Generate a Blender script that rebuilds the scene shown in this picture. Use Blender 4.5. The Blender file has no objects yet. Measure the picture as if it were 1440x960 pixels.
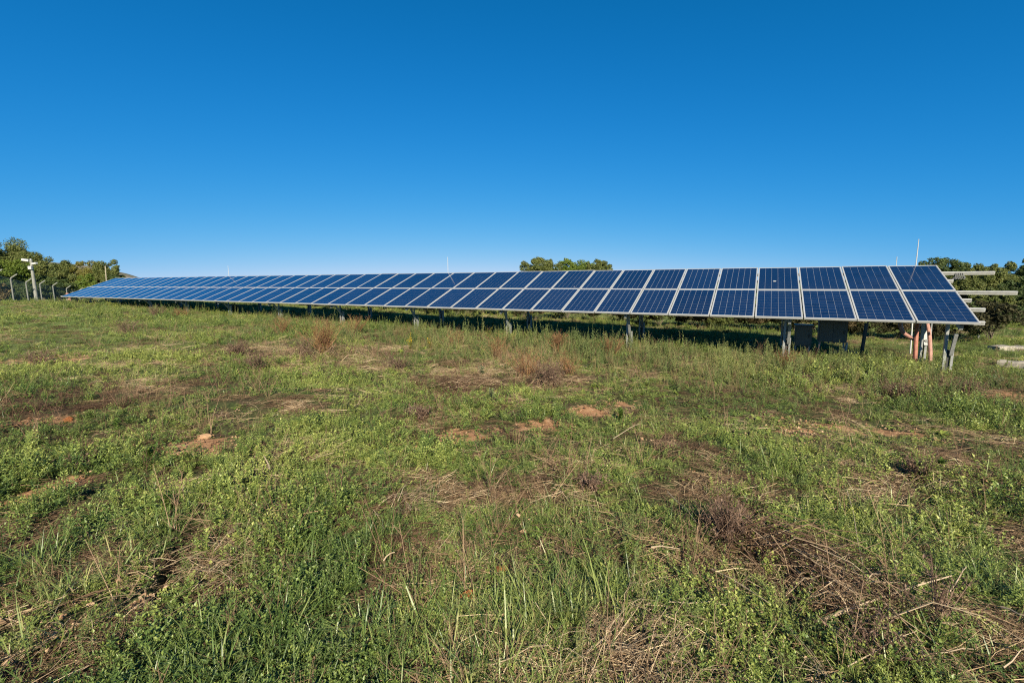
import bpy, bmesh, math, random
import numpy as np
from mathutils import Vector, Matrix, Euler

random.seed(7)
RNG = np.random.default_rng(11)
R = math.radians
scene = bpy.context.scene
C = scene.collection

# ------------------------------------------------------------------ camera
CAM_H = 1.70
FPX = 638.3                                   # focal length in photo pixels (1440 wide)
PITCH, ROLL = R(7.59), R(0.28)
cd = bpy.data.cameras.new("camera")
cd.sensor_width = 36.0
cd.lens = 36.0 * FPX / 1440.0
cd.clip_start = 0.05
cd.clip_end = 6000
cam = bpy.data.objects.new("camera", cd)
C.objects.link(cam)
cam.matrix_world = (Matrix.Translation((0, 0, CAM_H)) @ Matrix.Rotation(R(90) - PITCH, 4, 'X')
                    @ Matrix.Rotation(-ROLL, 4, 'Z'))
scene.camera = cam

# ------------------------------------------------------------------ sky and sun
SUN_EL, SUN_AZ = R(31.0), R(9.0)              # sun behind the camera, a little to the right
w = bpy.data.worlds.new("World")
scene.world = w
w.use_nodes = True
nt = w.node_tree
nt.nodes.clear()
sky = nt.nodes.new('ShaderNodeTexSky')
sky.sky_type = 'NISHITA'
sky.sun_disc = False
sky.sun_elevation = SUN_EL
sky.sun_rotation = R(180) - SUN_AZ
sky.altitude = 2000
sky.air_density = 1.0
sky.dust_density = 0.0
sky.ozone_density = 5.0
# the photograph's strong blue: one even grade of the whole sky, channel by channel, and a thinner horizon haze
tcw = nt.nodes.new('ShaderNodeTexCoord')
mp = nt.nodes.new('ShaderNodeVectorMath')
mp.operation = 'MULTIPLY_ADD'
mp.inputs[1].default_value = (1, 1, .92)
mp.inputs[2].default_value = (0, 0, .112)
nrm_ = nt.nodes.new('ShaderNodeVectorMath')
nrm_.operation = 'NORMALIZE'
nt.links.new(tcw.outputs['Generated'], mp.inputs[0])
nt.links.new(mp.outputs[0], nrm_.inputs[0])
nt.links.new(nrm_.outputs[0], sky.inputs['Vector'])
sep = nt.nodes.new('ShaderNodeSeparateColor')
comb = nt.nodes.new('ShaderNodeCombineColor')
nt.links.new(sky.outputs[0], sep.inputs[0])
def wmath(op, a_, b_):
    q = nt.nodes.new('ShaderNodeMath')
    q.operation = op
    for i_, v_ in enumerate((a_, b_)):
        if isinstance(v_, (int, float)): q.inputs[i_].default_value = v_
        else: nt.links.new(v_, q.inputs[i_])
    return q.outputs[0]


for k, (gain, power, top) in enumerate(((19.0, 3.1, .29), (1.14, 1.0, .70))):
    v = wmath('MINIMUM', wmath('MULTIPLY', sep.outputs[k], .1), top)
    nt.links.new(wmath('MULTIPLY', wmath('POWER', v, power), gain * 10), comb.inputs[k])
v = wmath('POWER', wmath('MULTIPLY', sep.outputs[2], .1 / .309), 2.0)
nt.links.new(wmath('MULTIPLY', wmath('DIVIDE', v, wmath('ADD', v, 1.02)), 9.5), comb.inputs[2])
bg = nt.nodes.new('ShaderNodeBackground')
bg.inputs['Strength'].default_value = 0.055
wo = nt.nodes.new('ShaderNodeOutputWorld')
nt.links.new(comb.outputs[0], bg.inputs[0])
nt.links.new(bg.outputs[0], wo.inputs[0])

to_sun = Vector((math.sin(SUN_AZ) * math.cos(SUN_EL), -math.cos(SUN_AZ) * math.cos(SUN_EL), math.sin(SUN_EL)))
sl = bpy.data.lights.new("sun", 'SUN')
sl.energy = 5.0
sl.angle = R(0.55)
sl.color = (1.0, 0.90, 0.69)
so = bpy.data.objects.new("sun", sl)
C.objects.link(so)
so.rotation_euler = to_sun.to_track_quat('Z', 'Y').to_euler()
so.location = (0, -30, 40)

scene.view_settings.view_transform = 'Standard'
scene.view_settings.look = 'None'
scene.view_settings.exposure = 0.95
scene.view_settings.gamma = 1.0
scene.cycles.use_denoising = False
scene.cycles.adaptive_threshold = .005
scene.cycles.caustics_reflective = False
scene.cycles.caustics_refractive = False
scene.cycles.sample_clamp_indirect = 3.0
scene.cycles.filter_width = 1.15
scene.cycles.max_bounces = 6
scene.cycles.diffuse_bounces = 3
scene.cycles.transparent_max_bounces = 6

# ------------------------------------------------------------------ terrain
ARX, ARY = 9.451, 9.093                        # lower right corner of the array, plan
AZ = R(28.566)
ROW = np.array([-math.cos(AZ), math.sin(AZ)])  # towards the left end
PERP = np.array([math.sin(AZ), math.cos(AZ)])  # away from the camera
TILT = R(21.9)


def _hash(ix, iy, seed):
    h = (ix.astype(np.int64) * 374761393 + iy.astype(np.int64) * 668265263 + seed * 1442695041) & 0x7fffffff
    h = ((h ^ (h >> 13)) * 1274126177) & 0x7fffffff
    return ((h ^ (h >> 16)) & 0xffff) / 65535.0


def vnoise(x, y, scale, seed=0):
    x = np.asarray(x, float) / scale
    y = np.asarray(y, float) / scale
    ix, iy = np.floor(x), np.floor(y)
    fx, fy = x - ix, y - iy
    fx = fx * fx * (3 - 2 * fx)
    fy = fy * fy * (3 - 2 * fy)
    a = _hash(ix, iy, seed)
    b = _hash(ix + 1, iy, seed)
    c = _hash(ix, iy + 1, seed)
    d = _hash(ix + 1, iy + 1, seed)
    return (a * (1 - fx) + b * fx) * (1 - fy) + (c * (1 - fx) + d * fx) * fy


def fbm(x, y, scale, seed=0, octv=3):
    s, a, t = 0, 1.0, 0
    for k in range(octv):
        s = s + a * vnoise(x, y, scale / 2 ** k, seed + 17 * k)
        t += a
        a *= .5
    return s / t


def softpos(v, k):
    return np.where(v > k, v - k / 2, np.where(v > 0, v * v / (2 * k), 0))


_cp, _sp = math.cos(PITCH), math.sin(PITCH)


def ray(px, py):
    u, v = px - 720.0, py - 480.0
    cr, sr = math.cos(-ROLL), math.sin(-ROLL)
    u, v = cr * u + sr * v, -sr * u + cr * v
    return np.array([u, FPX * _cp - v * _sp, -v * _cp - FPX * _sp])


def _flat(px, py):
    d = ray(px, py)
    return d[:2] * (-CAM_H / d[2])


# two short washed-out furrows in the near field: end points, depth
FURROWS = [(_flat(226, 832), _flat(252, 775), _flat(283, 733), .15), (_flat(452, 878), _flat(490, 842), _flat(528, 820), .12)]


def furrow(x, y):
    """0..1 across the furrows, and their depth"""
    out = np.zeros_like(x)
    for a_, m_, b_, dep in FURROWS:
        for p_, q_ in ((a_, m_), (m_, b_)):
            d = q_ - p_
            t = np.clip(((x - p_[0]) * d[0] + (y - p_[1]) * d[1]) / (d @ d), 0, 1)
            dist = np.hypot(x - p_[0] - t * d[0], y - p_[1] - t * d[1])
            out = np.maximum(out, dep * np.exp(-(dist / .042) ** 2))
    return out


def ground(x, y):
    x = np.asarray(x, float)
    y = np.asarray(y, float)
    t = (x - ARX) * ROW[0] + (y - ARY) * ROW[1]
    s = (x - ARX) * PERP[0] + (y - ARY) * PERP[1]
    tc = np.clip(t, -30, 48)
    z = -.30 + .0154 * tc
    z = z - .055 * softpos(t - 44, 6)
    z = z + .02 * softpos(np.minimum(-s, 22), 2)
    z = z - .012 * softpos(np.minimum(s - 9, 80), 5)
    d = np.hypot(x, y)
    near = np.clip((d - .6) / 2.0, 0, 1)
    z = z + near * (.10 * (fbm(x, y, 5.0, 3) - .5) + .17 * (fbm(x, y, 1.1, 5) - .5))
    z = z + .035 * (fbm(x, y, .35, 9, 2) - .5) * np.clip(1 - d / 30, 0, 1)
    z = z - furrow(x, y)
    return z


def gz(x, y):
    return float(ground(np.array([x]), np.array([y]))[0])


def at(px, py):
    """world ground point seen at a pixel of the photograph"""
    d = ray(px, py)
    d = d / np.linalg.norm(d)
    t, lo = .5, .5
    f = lambda t_: d[2] * t_ + CAM_H - gz(d[0] * t_, d[1] * t_)
    while t < 150 and f(t) > 0:
        lo = t
        t *= 1.07
    hi = t
    for _ in range(12):
        t = (lo + hi) / 2
        if f(t) > 0: lo = t
        else: hi = t
    p = d * t
    return Vector((p[0], p[1], gz(p[0], p[1])))


def at_y(px, py, Y):
    d = ray(px, py)
    p = d * (Y / d[1])
    return Vector((p[0], p[1], p[2] + CAM_H))


# ------------------------------------------------------------------ helpers
def tag(o, label=None, cat=None, group=None, kind=None):
    if label: o['label'] = label
    if cat: o['category'] = cat
    if group: o['group'] = group
    if kind: o['kind'] = kind
    return o


def empty(name, loc, rz=0.0):
    o = bpy.data.objects.new(name, None)
    C.objects.link(o)
    o.empty_display_size = .2
    o.location = loc
    o.rotation_euler = (0, 0, rz)
    return o


class MB:
    """collects vertices and faces for ONE mesh object"""

    def __init__(self):
        self.v, self.f, self.t = [], [], []

    def add(self, verts, faces, tint=.5):
        b = len(self.v)
        self.v += [tuple(p) for p in verts]
        self.f += [tuple(i + b for i in f) for f in faces]
        self.t += [tint] * len(verts)

    def box(self, a, b, m=None):
        (x0, y0, z0), (x1, y1, z1) = a, b
        vs = [(x0, y0, z0), (x1, y0, z0), (x1, y1, z0), (x0, y1, z0), (x0, y0, z1), (x1, y0, z1), (x1, y1, z1), (x0, y1, z1)]
        if m is not None: vs = [m @ Vector(p) for p in vs]
        self.add(vs, [(0, 3, 2, 1), (4, 5, 6, 7), (0, 1, 5, 4), (1, 2, 6, 5), (2, 3, 7, 6), (3, 0, 4, 7)])

    def bar(self, p, q, wx, wy, up=(0, 0, 1)):
        p, q = Vector(p), Vector(q)
        d = (q - p)
        L = d.length
        d.normalize()
        s = d.cross(Vector(up))
        if s.length < 1e-4: s = Vector((1, 0, 0))
        s.normalize()
        n = s.cross(d)
        m = Matrix((( s.x, n.x, d.x, p.x), (s.y, n.y, d.y, p.y), (s.z, n.z, d.z, p.z), (0, 0, 0, 1)))
        self.box((-wx / 2, -wy / 2, 0), (wx / 2, wy / 2, L), m)

    def tube(self, pts, rad, n=6, cap=True, tint=.5):
        pts = [Vector(p) for p in pts]
        if not hasattr(rad, '__len__'): rad = [rad] * len(pts)
        b = len(self.v)
        d0 = (pts[1] - pts[0]).normalized()
        s = d0.orthogonal().normalized()
        for i, p in enumerate(pts):
            d = (pts[min(i + 1, len(pts) - 1)] - pts[max(i - 1, 0)]).normalized()
            s = (s - d * s.dot(d)).normalized()
            u = d.cross(s)
            for k in range(n):
                a = 2 * math.pi * k / n
                self.v.append(tuple(p + (s * math.cos(a) + u * math.sin(a)) * rad[i]))
                self.t.append(tint)
        for i in range(len(pts) - 1):
            for k in range(n):
                k2 = (k + 1) % n
                self.f.append((b + i * n + k, b + i * n + k2, b + (i + 1) * n + k2, b + (i + 1) * n + k))
        if cap:
            self.f.append(tuple(b + k for k in reversed(range(n))))
            self.f.append(tuple(b + (len(pts) - 1) * n + k for k in range(n)))

    def mesh(self, name, mat, smooth=False):
        me = bpy.data.meshes.new(name)
        me.from_pydata(self.v, [], self.f)
        at_ = me.attributes.new('leaf_tint', 'FLOAT', 'POINT')
        at_.data.foreach_set('value', np.array(self.t, dtype=np.float32))
        if mat: me.materials.append(mat)
        if smooth:
            me.polygons.foreach_set('use_smooth', [True] * len(me.polygons))
        me.update()
        return me

    def build(self, name, mat, parent=None, loc=None, smooth=False):
        me = self.mesh(name, mat, smooth)
        if loc is not None:
            me.transform(Matrix.Translation(-Vector(loc)))
        o = bpy.data.objects.new(name, me)
        C.objects.link(o)
        if loc is not None: o.location = loc
        if parent: o.parent = parent
        return o


def np_mesh(name, V, F, mat, tint=None, smooth=False):
    """fast mesh from numpy; F: (n,3) or (n,4)"""
    me = bpy.data.meshes.new(name)
    n, k = F.shape
    me.vertices.add(len(V))
    me.vertices.foreach_set('co', V.astype(np.float32).ravel())
    me.loops.add(n * k)
    me.loops.foreach_set('vertex_index', F.astype(np.int32).ravel())
    me.polygons.add(n)
    me.polygons.foreach_set('loop_start', np.arange(0, n * k, k, dtype=np.int32))
    if smooth: me.polygons.foreach_set('use_smooth', np.ones(n, dtype=bool))
    if mat: me.materials.append(mat)
    if tint is not None:
        a = me.attributes.new('leaf_tint', 'FLOAT', 'POINT')
        a.data.foreach_set('value', tint.astype(np.float32))
    me.update(calc_edges=True)
    return me


def link(name, me, parent=None, loc=(0, 0, 0)):
    o = bpy.data.objects.new(name, me)
    C.objects.link(o)
    o.location = loc
    if parent: o.parent = parent
    return o


# ------------------------------------------------------------------ materials
def new_mat(name):
    m = bpy.data.materials.new(name)
    m.use_nodes = True
    n = m.node_tree
    return m, n, n.nodes['Principled BSDF'], n.nodes['Material Output']


def mixc(n, a, b, fac, btype='MIX'):
    x = n.nodes.new('ShaderNodeMix')
    x.data_type = 'RGBA'
    x.blend_type = btype
    for sock, val in ((x.inputs[6], a), (x.inputs[7], b)):
        if isinstance(val, (tuple, list)): sock.default_value = (*val[:3], 1)
        else: n.links.new(val, sock)
    if isinstance(fac, (int, float)): x.inputs[0].default_value = fac
    else: n.links.new(fac, x.inputs[0])
    return x.outputs[2]


def math_(n, op, a, b=None, clamp=False):
    x = n.nodes.new('ShaderNodeMath')
    x.operation = op
    x.use_clamp = clamp
    for i, val in enumerate((a, b)):
        if val is None: continue
        if isinstance(val, (int, float)): x.inputs[i].default_value = val
        else: n.links.new(val, x.inputs[i])
    return x.outputs[0]


def noise(n, scale, detail=3, rough=.55, coord='Object', vec=None):
    tx = n.nodes.new('ShaderNodeTexNoise')
    tx.inputs['Scale'].default_value = scale
    tx.inputs['Detail'].default_value = detail
    tx.inputs['Roughness'].default_value = rough
    if vec is None:
        tc = n.nodes.new('ShaderNodeTexCoord')
        vec = tc.outputs[coord]
    n.links.new(vec, tx.inputs['Vector'])
    return tx.outputs['Fac']


def ramp(n, fac, stops):
    r = n.nodes.new('ShaderNodeValToRGB')
    e = r.color_ramp.elements
    while len(e) < len(stops): e.new(.5)
    for el, (p, c) in zip(e, stops):
        el.position = p
        el.color = (*c, 1)
    n.links.new(fac, r.inputs[0])
    return r.outputs[0]


def bump(n, bsdf, h, strength=.3, dist=.02):
    b = n.nodes.new('ShaderNodeBump')
    b.inputs['Strength'].default_value = strength
    b.inputs['Distance'].default_value = dist
    n.links.new(h, b.inputs['Height'])
    n.links.new(b.outputs[0], bsdf.inputs['Normal'])


def veg_mat(name, stops, transl=.25, rough=.6, spec=.25, inst=True, nscale=None, instw=.6):
    """leaf colour from the leaf's own tint and the instance tint"""
    m, n, b, out = new_mat(name)
    a = n.nodes.new('ShaderNodeAttribute')
    a.attribute_name = 'leaf_tint'
    f = a.outputs['Fac']
    if inst:
        i = n.nodes.new('ShaderNodeAttribute')
        i.attribute_type = 'INSTANCER'
        i.attribute_name = 'tint'
        f = math_(n, 'ADD', math_(n, 'MULTIPLY', f, 1 - instw), math_(n, 'MULTIPLY', i.outputs['Fac'], instw), True)
    elif nscale:
        nn = noise(n, nscale, 3)
        f = math_(n, 'ADD', math_(n, 'MULTIPLY', f, .5), math_(n, 'MULTIPLY', math_(n, 'SUBTRACT', nn, .2), .85), True)
    col = ramp(n, f, stops)
    n.links.new(col, b.inputs['Base Color'])
    b.inputs['Roughness'].default_value = rough
    b.inputs['Specular IOR Level'].default_value = spec
    if transl > 0:
        tr = n.nodes.new('ShaderNodeBsdfTranslucent')
        n.links.new(col, tr.inputs['Color'])
        ms = n.nodes.new('ShaderNodeMixShader')
        ms.inputs[0].default_value = transl
        n.links.new(b.outputs[0], ms.inputs[1])
        n.links.new(tr.outputs[0], ms.inputs[2])
        n.links.new(ms.outputs[0], out.inputs['Surface'])
    return m


def solid(name, col, rough=.5, metal=0.0, nscale=20, var=.25, bumpy=0.0, spec=.5):
    m, n, b, out = new_mat(name)
    f = noise(n, nscale, 4, .6)
    c2 = tuple(c * (1 - var) for c in col)
    c3 = tuple(min(1, c * (1 + var * .5)) for c in col)
    n.links.new(ramp(n, f, [(.3, c2), (.7, c3)]), b.inputs['Base Color'])
    b.inputs['Roughness'].default_value = rough
    b.inputs['Metallic'].default_value = metal
    b.inputs['Specular IOR Level'].default_value = spec
    if bumpy: bump(n, b, f, bumpy, .01)
    return m


M_ALU = solid('aluminium_frame', (.40, .40, .405), .42, .15, 9, .10)
M_RAIL = solid('mill_aluminium', (.50, .49, .47), .45, .25, 14, .18)
M_STEEL = solid('galvanised_steel', (.31, .315, .31), .5, .35, 16, .35)
M_WHITE = solid('white_paint', (.44, .44, .44), .45, 0, 30, .08)
M_CAB = solid('grey_cabinet_paint', (.085, .09, .087), .5, 0, 6, .14)
M_CABD = solid('dark_cabinet_trim', (.07, .07, .075), .5, 0, 12, .3)
M_PINK = solid('faded_red_conduit', (.40, .165, .12), .55, 0, 7, .45)
M_PINKL = solid('bleached_conduit', (.46, .25, .205), .55, 0, 7, .35)
M_CONC = solid('weathered_concrete', (.34, .30, .25), .9, 0, 8, .45, .5)
M_POSTC = solid('pale_concrete_post', (.22, .22, .20), .85, 0, 6, .2, .2)
M_DARKST = solid('dark_steel', (.05, .05, .05), .6, .2, 12, .3)
M_WIRE = solid('dull_wire', (.16, .16, .16), .6, .3, 20, .3)
M_RUST = solid('rusty_plate', (.30, .15, .07), .8, 0, 14, .5, .3)
M_BARK = solid('bark', (.13, .10, .075), .9, 0, 12, .5, .5)
M_CLAY = solid('red_clay', (.26, .10, .04), .95, 0, 22, .45, .8, .1)
M_ROCK = solid('limestone', (.34, .21, .12), .9, 0, 14, .4, .6, .2)
M_DROP = solid('bird_dropping_white', (.75, .75, .70), .8, 0, 40, .2)
M_BLACK = solid('black_plastic', (.02, .02, .022), .4, 0, 20, .2)


def panel_mats():
    m, n, b, out = new_mat('polycrystalline_cell')
    tc = n.nodes.new('ShaderNodeTexCoord')
    geo = n.nodes.new('ShaderNodeObjectInfo')
    vo = n.nodes.new('ShaderNodeTexVoronoi')
    vo.inputs['Scale'].default_value = 55
    n.links.new(tc.outputs['Object'], vo.inputs['Vector'])
    sx = n.nodes.new('ShaderNodeSeparateColor')
    n.links.new(vo.outputs['Color'], sx.inputs[0])
    f = math_(n, 'ADD', math_(n, 'MULTIPLY', sx.outputs[0], .5), math_(n, 'MULTIPLY', geo.outputs['Random'], .5))
    col = ramp(n, f, [(0, (.003, .010, .040)), (.5, (.005, .015, .056)), (1, (.008, .022, .074))])
    gp = n.nodes.new('ShaderNodeNewGeometry')
    dst = noise(n, 1.1, 5, .65, vec=gp.outputs['Position'])
    col = mixc(n, col, (.26, .24, .21), math_(n, 'MULTIPLY', math_(n, 'SUBTRACT', dst, .42), .06, True))
    n.links.new(col, b.inputs['Base Color'])
    dust = noise(n, 3.0, 4, .6)
    n.links.new(ramp(n, dust, [(.3, (.06,) * 3), (.75, (.16,) * 3)]), b.inputs['Roughness'])
    b.inputs['IOR'].default_value = 1.52
    b.inputs['Coat Weight'].default_value = .7
    b.inputs['Coat Roughness'].default_value = .08
    b.inputs['Specular IOR Level'].default_value = .5
    m2, n2, b2, o2 = new_mat('white_backsheet')
    b2.inputs['Base Color'].default_value = (.34, .38, .44, 1)
    b2.inputs['Roughness'].default_value = .15
    return m, m2


M_CELL, M_BACK = panel_mats()

# vegetation
M_SPRIG = veg_mat('weed_leaf', [(0, (.018, .045, .013)), (.3, (.070, .118, .028)), (.6, (.175, .228, .052)), (1, (.36, .37, .095))], .16, .45, .4, instw=.45)
M_GRASS = veg_mat('grass_blade', [(0, (.030, .062, .018)), (.35, (.105, .158, .038)), (.7, (.22, .25, .072)), (1, (.42, .37, .17))], .15, .4, .45, instw=.45)
M_BROAD = veg_mat('broad_leaf', [(0, (.06, .125, .02)), (.5, (.125, .195, .03)), (1, (.22, .26, .05))], .3, .45, .35)
M_SAGE = veg_mat('grey_green_leaf', [(0, (.085, .125, .042)), (.5, (.155, .19, .066)), (1, (.28, .27, .10))], .2, .6, .2)
M_STRAW = veg_mat('dry_straw', [(0, (.035, .020, .013)), (.45, (.115, .068, .040)), (.75, (.33, .23, .135)), (1, (.66, .53, .35))], .06, .7, .2)
M_STALK = veg_mat('dead_stalk', [(0, (.07, .040, .026)), (.5, (.17, .105, .066)), (1, (.32, .22, .14))], .05, .75, .15)
M_WISP = veg_mat('wispy_dry_grass', [(0, (.12, .095, .042)), (.5, (.24, .185, .09)), (1, (.40, .31, .16))], .15, .7, .15)


def ground_mat():
    m, n, b, out = new_mat('field_soil')
    tc = n.nodes.new('ShaderNodeTexCoord')
    v = tc.outputs['Object']
    n1 = noise(n, 2.2, 5, .65, vec=v)
    n2 = noise(n, 28, 4, .7, vec=v)
    n3 = noise(n, 7, 4, .6, vec=v)
    litter = ramp(n, n2, [(.28, (.022, .013, .009)), (.52, (.070, .043, .029)), (.8, (.20, .132, .085))])
    moss = ramp(n, n2, [(.28, (.018, .030, .009)), (.55, (.060, .085, .024)), (.85, (.13, .15, .045))])
    far = ramp(n, n1, [(.25, (.085, .135, .034)), (.55, (.145, .185, .055)), (.8, (.24, .20, .09))])
    clay = ramp(n, n3, [(.25, (.17, .080, .040)), (.55, (.33, .18, .095)), (.85, (.50, .35, .22))])

    def attr(name):
        a = n.nodes.new('ShaderNodeAttribute')
        a.attribute_name = name
        return a.outputs['Fac']
    gfac = math_(n, 'MULTIPLY', math_(n, 'SUBTRACT', n1, .36), 4.0, True)
    base = mixc(n, litter, moss, gfac)
    base = mixc(n, base, far, attr('far'))
    base = mixc(n, base, litter, attr('straw'))
    sf = math_(n, 'MULTIPLY', math_(n, 'SUBTRACT', math_(n, 'ADD', attr('soil'), math_(n, 'MULTIPLY', math_(n, 'SUBTRACT', n3, .5), 2.0)), .44), 4.0, True)
    base = mixc(n, base, clay, sf)
    n.links.new(base, b.inputs['Base Color'])
    b.inputs['Roughness'].default_value = .95
    b.inputs['Specular IOR Level'].default_value = .1
    bump(n, b, n2, .8, .02)
    return m


M_GROUND = ground_mat()

# ------------------------------------------------------------------ patches of the field: (pixel x, pixel y, half width px, half height px, weight)
SOIL = [(285, 626, 48, 15, 1.0), (250, 642, 24, 6, .8), (70, 690, 36, 9, 1.0), (10, 712, 20, 8, .9), (835, 578, 40, 10, .95), (880, 568, 22, 8, .8),
        (660, 612, 70, 14, .75), (770, 600, 55, 16, .8), (1160, 598, 60, 7, .7), (1265, 607, 50, 7, .7), (1435, 560, 34, 10, .8), (1120, 605, 45, 12, .6),
        (40, 506, 60, 6, .6), (60, 590, 40, 7, .7), (95, 593, 14, 6, 1.0), (110, 503, 30, 6, .6), (180, 860, 50, 30, .6), (60, 900, 60, 30, .65),
        (660, 842, 12, 6, .4), (1420, 690, 30, 10, .9), (1250, 700, 30, 8, .5), (130, 735, 40, 14, .5)]
STRAW = [(545, 718, 55, 18, 1), (550, 775, 50, 25, .9), (300, 780, 80, 40, .8), (110, 925, 110, 45, .9), (300, 850, 120, 50, .55), (620, 905, 110, 50, .7),
         (870, 940, 150, 36, 1.1), (1010, 800, 90, 55, 1.0), (1120, 830, 120, 60, .75), (650, 535, 70, 30, .9), (590, 600, 50, 24, .9), (640, 560, 60, 20, .8), (400, 640, 60, 20, .6),
         (560, 850, 90, 40, .6), (100, 570, 90, 24, .6), (330, 500, 70, 14, .7), (530, 495, 40, 10, .8), (760, 520, 60, 24, .7), (1330, 540, 70, 20, .7), (1240, 680, 70, 30, .6),
         (460, 500, 70, 20, .7), (1350, 660, 60, 24, .6), (800, 655, 50, 22, .7), (140, 800, 60, 30, .5), (1400, 900, 80, 40, .4), (720, 935, 70, 30, .8), (200, 620, 70, 16, .5)]
BRIGHT = [(870, 700, 90, 36, 1), (660, 590, 50, 12, .9), (860, 660, 70, 20, .6), (420, 560, 110, 26, .8), (250, 480, 120, 18, .8), (780, 700, 90, 40, .7), (640, 710, 70, 30, .6),
          (1000, 640, 120, 40, .6), (870, 585, 45, 12, .8), (1160, 640, 90, 40, .5), (150, 480, 120, 14, .6), (480, 640, 120, 40, .5), (590, 660, 60, 25, .5), (1130, 720, 120, 50, .5)]
BLADES = [(640, 900, 260, 70, 1.1), (820, 860, 120, 50, .9), (140, 800, 90, 60, .7), (60, 930, 90, 40, .6), (1250, 920, 160, 50, .5), (500, 780, 120, 50, .5), (1330, 760, 120, 60, .5), (330, 930, 120, 50, .8)]
SCRUB = [(455, 482, 90, 26, .9), (740, 500, 60, 30, .9), (785, 495, 50, 25, .8), (1000, 520, 220, 26, .5), (560, 480, 200, 20, .5), (220, 560, 120, 26, .6), (870, 500, 160, 26, .7),
         (1250, 545, 110, 22, .8), (330, 470, 120, 14, .6), (110, 640, 70, 20, .4), (1380, 540, 60, 20, .8), (330, 600, 70, 30, .4)]


def ell(lst):
    out = []
    for px, py, rx, ry, wt in lst:
        c = at(px, min(py, 955))
        d = math.hypot(c.x, c.y)
        f = at(px, min(py + ry, 1050))
        g = at(px, max(py - ry, 436))
        rd = .5 * (math.hypot(g.x, g.y) - math.hypot(f.x, f.y))
        rd = min(rd, 3.2)
        rl = rx * d / FPX * .95
        out.append((c.x, c.y, c.x / d, c.y / d, rl, max(rd, .12), wt))
    return out


E_SOIL, E_STRAW, E_BRIGHT, E_SCRUB, E_BLADES = ell(SOIL), ell(STRAW), ell(BRIGHT), ell(SCRUB), ell(BLADES)


def mask(E, x, y):
    m = np.zeros_like(x)
    wx = x + .35 * (fbm(x, y, .7, 41) - .5)
    wy = y + .35 * (fbm(x, y, .7, 42) - .5)
    for cx, cy, ux, uy, rl, rd, wt in E:
        dx, dy = wx - cx, wy - cy
        al = (dx * ux + dy * uy) / rd
        la = (-dx * uy + dy * ux) / rl
        m = np.maximum(m, wt * np.clip(1.35 - np.sqrt(al * al + la * la), 0, 1))
    return m


# ------------------------------------------------------------------ ground sheet
def build_ground():
    radii = [.0]
    r = .25
    while r < 1900:
        radii.append(r)
        r *= 1.017 if r < 40 else (1.06 if r < 120 else 1.25)
    ang = np.concatenate([np.arange(-68, 68, .45), np.arange(68, 292, 4.0)])
    ang = np.radians(ang)
    na = len(ang)
    rr = np.array(radii[1:])
    X = rr[:, None] * np.sin(ang)[None, :]
    Y = rr[:, None] * np.cos(ang)[None, :]
    X, Y = X.ravel(), Y.ravel()
    Z = ground(X, Y)
    V = np.stack([np.append(X, 0), np.append(Y, 0), np.append(Z, gz(0, 0))], 1)
    k = np.arange(len(rr) - 1)[:, None] * na
    j = np.arange(na)[None, :]
    j2 = (j + 1) % na
    F = np.stack([k + j, k + na + j, k + na + j2, k + j2], -1).reshape(-1, 4)
    F = F[:, ::-1]
    me = np_mesh('ground', V, F, M_GROUND, smooth=True)
    cen = len(V) - 1
    d = np.hypot(V[:, 0], V[:, 1])
    for nm, val in (('soil', mask(E_SOIL, V[:, 0], V[:, 1])), ('straw', np.clip(mask(E_STRAW, V[:, 0], V[:, 1]), 0, 1)), ('far', np.clip((d - 9) / 14, 0, 1))):
        a = me.attributes.new(nm, 'FLOAT', 'POINT')
        a.data.foreach_set('value', val.astype(np.float32))
    bm = bmesh.new()
    bm.from_mesh(me)
    bm.verts.ensure_lookup_table()
    for q in range(na):
        try: bm.faces.new((bm.verts[cen], bm.verts[(q + 1) % na], bm.verts[q]))
        except ValueError: pass
    bmesh.ops.recalc_face_normals(bm, faces=bm.faces)
    bm.to_mesh(me)
    bm.free()
    o = link('ground', me)
    tag(o, 'uneven weedy field with patches of red soil and dry straw', kind='structure')
    return o


build_ground()


def build_hills():
    m, n, b, out = new_mat('bare_karst_hill')
    f = noise(n, .05, 6, .65)
    f2 = noise(n, .35, 5, .7)
    ff = math_(n, 'ADD', math_(n, 'MULTIPLY', f, .5), math_(n, 'MULTIPLY', f2, .5))
    n.links.new(ramp(n, ff, [(.42, (.06, .068, .035)), (.52, (.11, .10, .07)), (.62, (.26, .20, .17))]), b.inputs['Base Color'])
    b.inputs['Roughness'].default_value = 1
    # a ridge 330 m out, high on the left, running down behind the array's far end
    prof = [(-420, 399), (-250, 360), (-120, 366), (-20, 366), (40, 367), (75, 369.5), (108, 372), (140, 377), (165, 382.5), (180, 386), (198, 391), (240, 397), (300, 402)]
    V, F = [], []
    nx, ny = 90, 14
    for i in range(nx):
        px = -420 + 720 * i / (nx - 1)
        py = np.interp(px, [p[0] for p in prof], [p[1] for p in prof])
        top = at_y(px, py, 330.0)
        for j in range(ny):
            v = j / (ny - 1)
            hh = math.sin(v * math.pi) ** .8
            x = top.x * (1 + (v - .5) * .25)
            y = top.y * (1 + (v - .5) * .25)
            z0 = gz(x, y) - 2
            z = z0 + (top.z - z0) * hh
            z += (fbm(np.array([x]), np.array([y]), 22, 77)[0] - .5) * 2.5 * hh
            V.append((x, y, z))
    for i in range(nx - 1):
        for j in range(ny - 1):
            a = i * ny + j
            F.append((a, a + ny, a + ny + 1, a + 1))
    me = np_mesh('hills', np.array(V), np.array(F), m, smooth=True)
    tag(link('hills', me), 'low bare rocky hill far behind the left trees', kind='structure')


build_hills()

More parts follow.
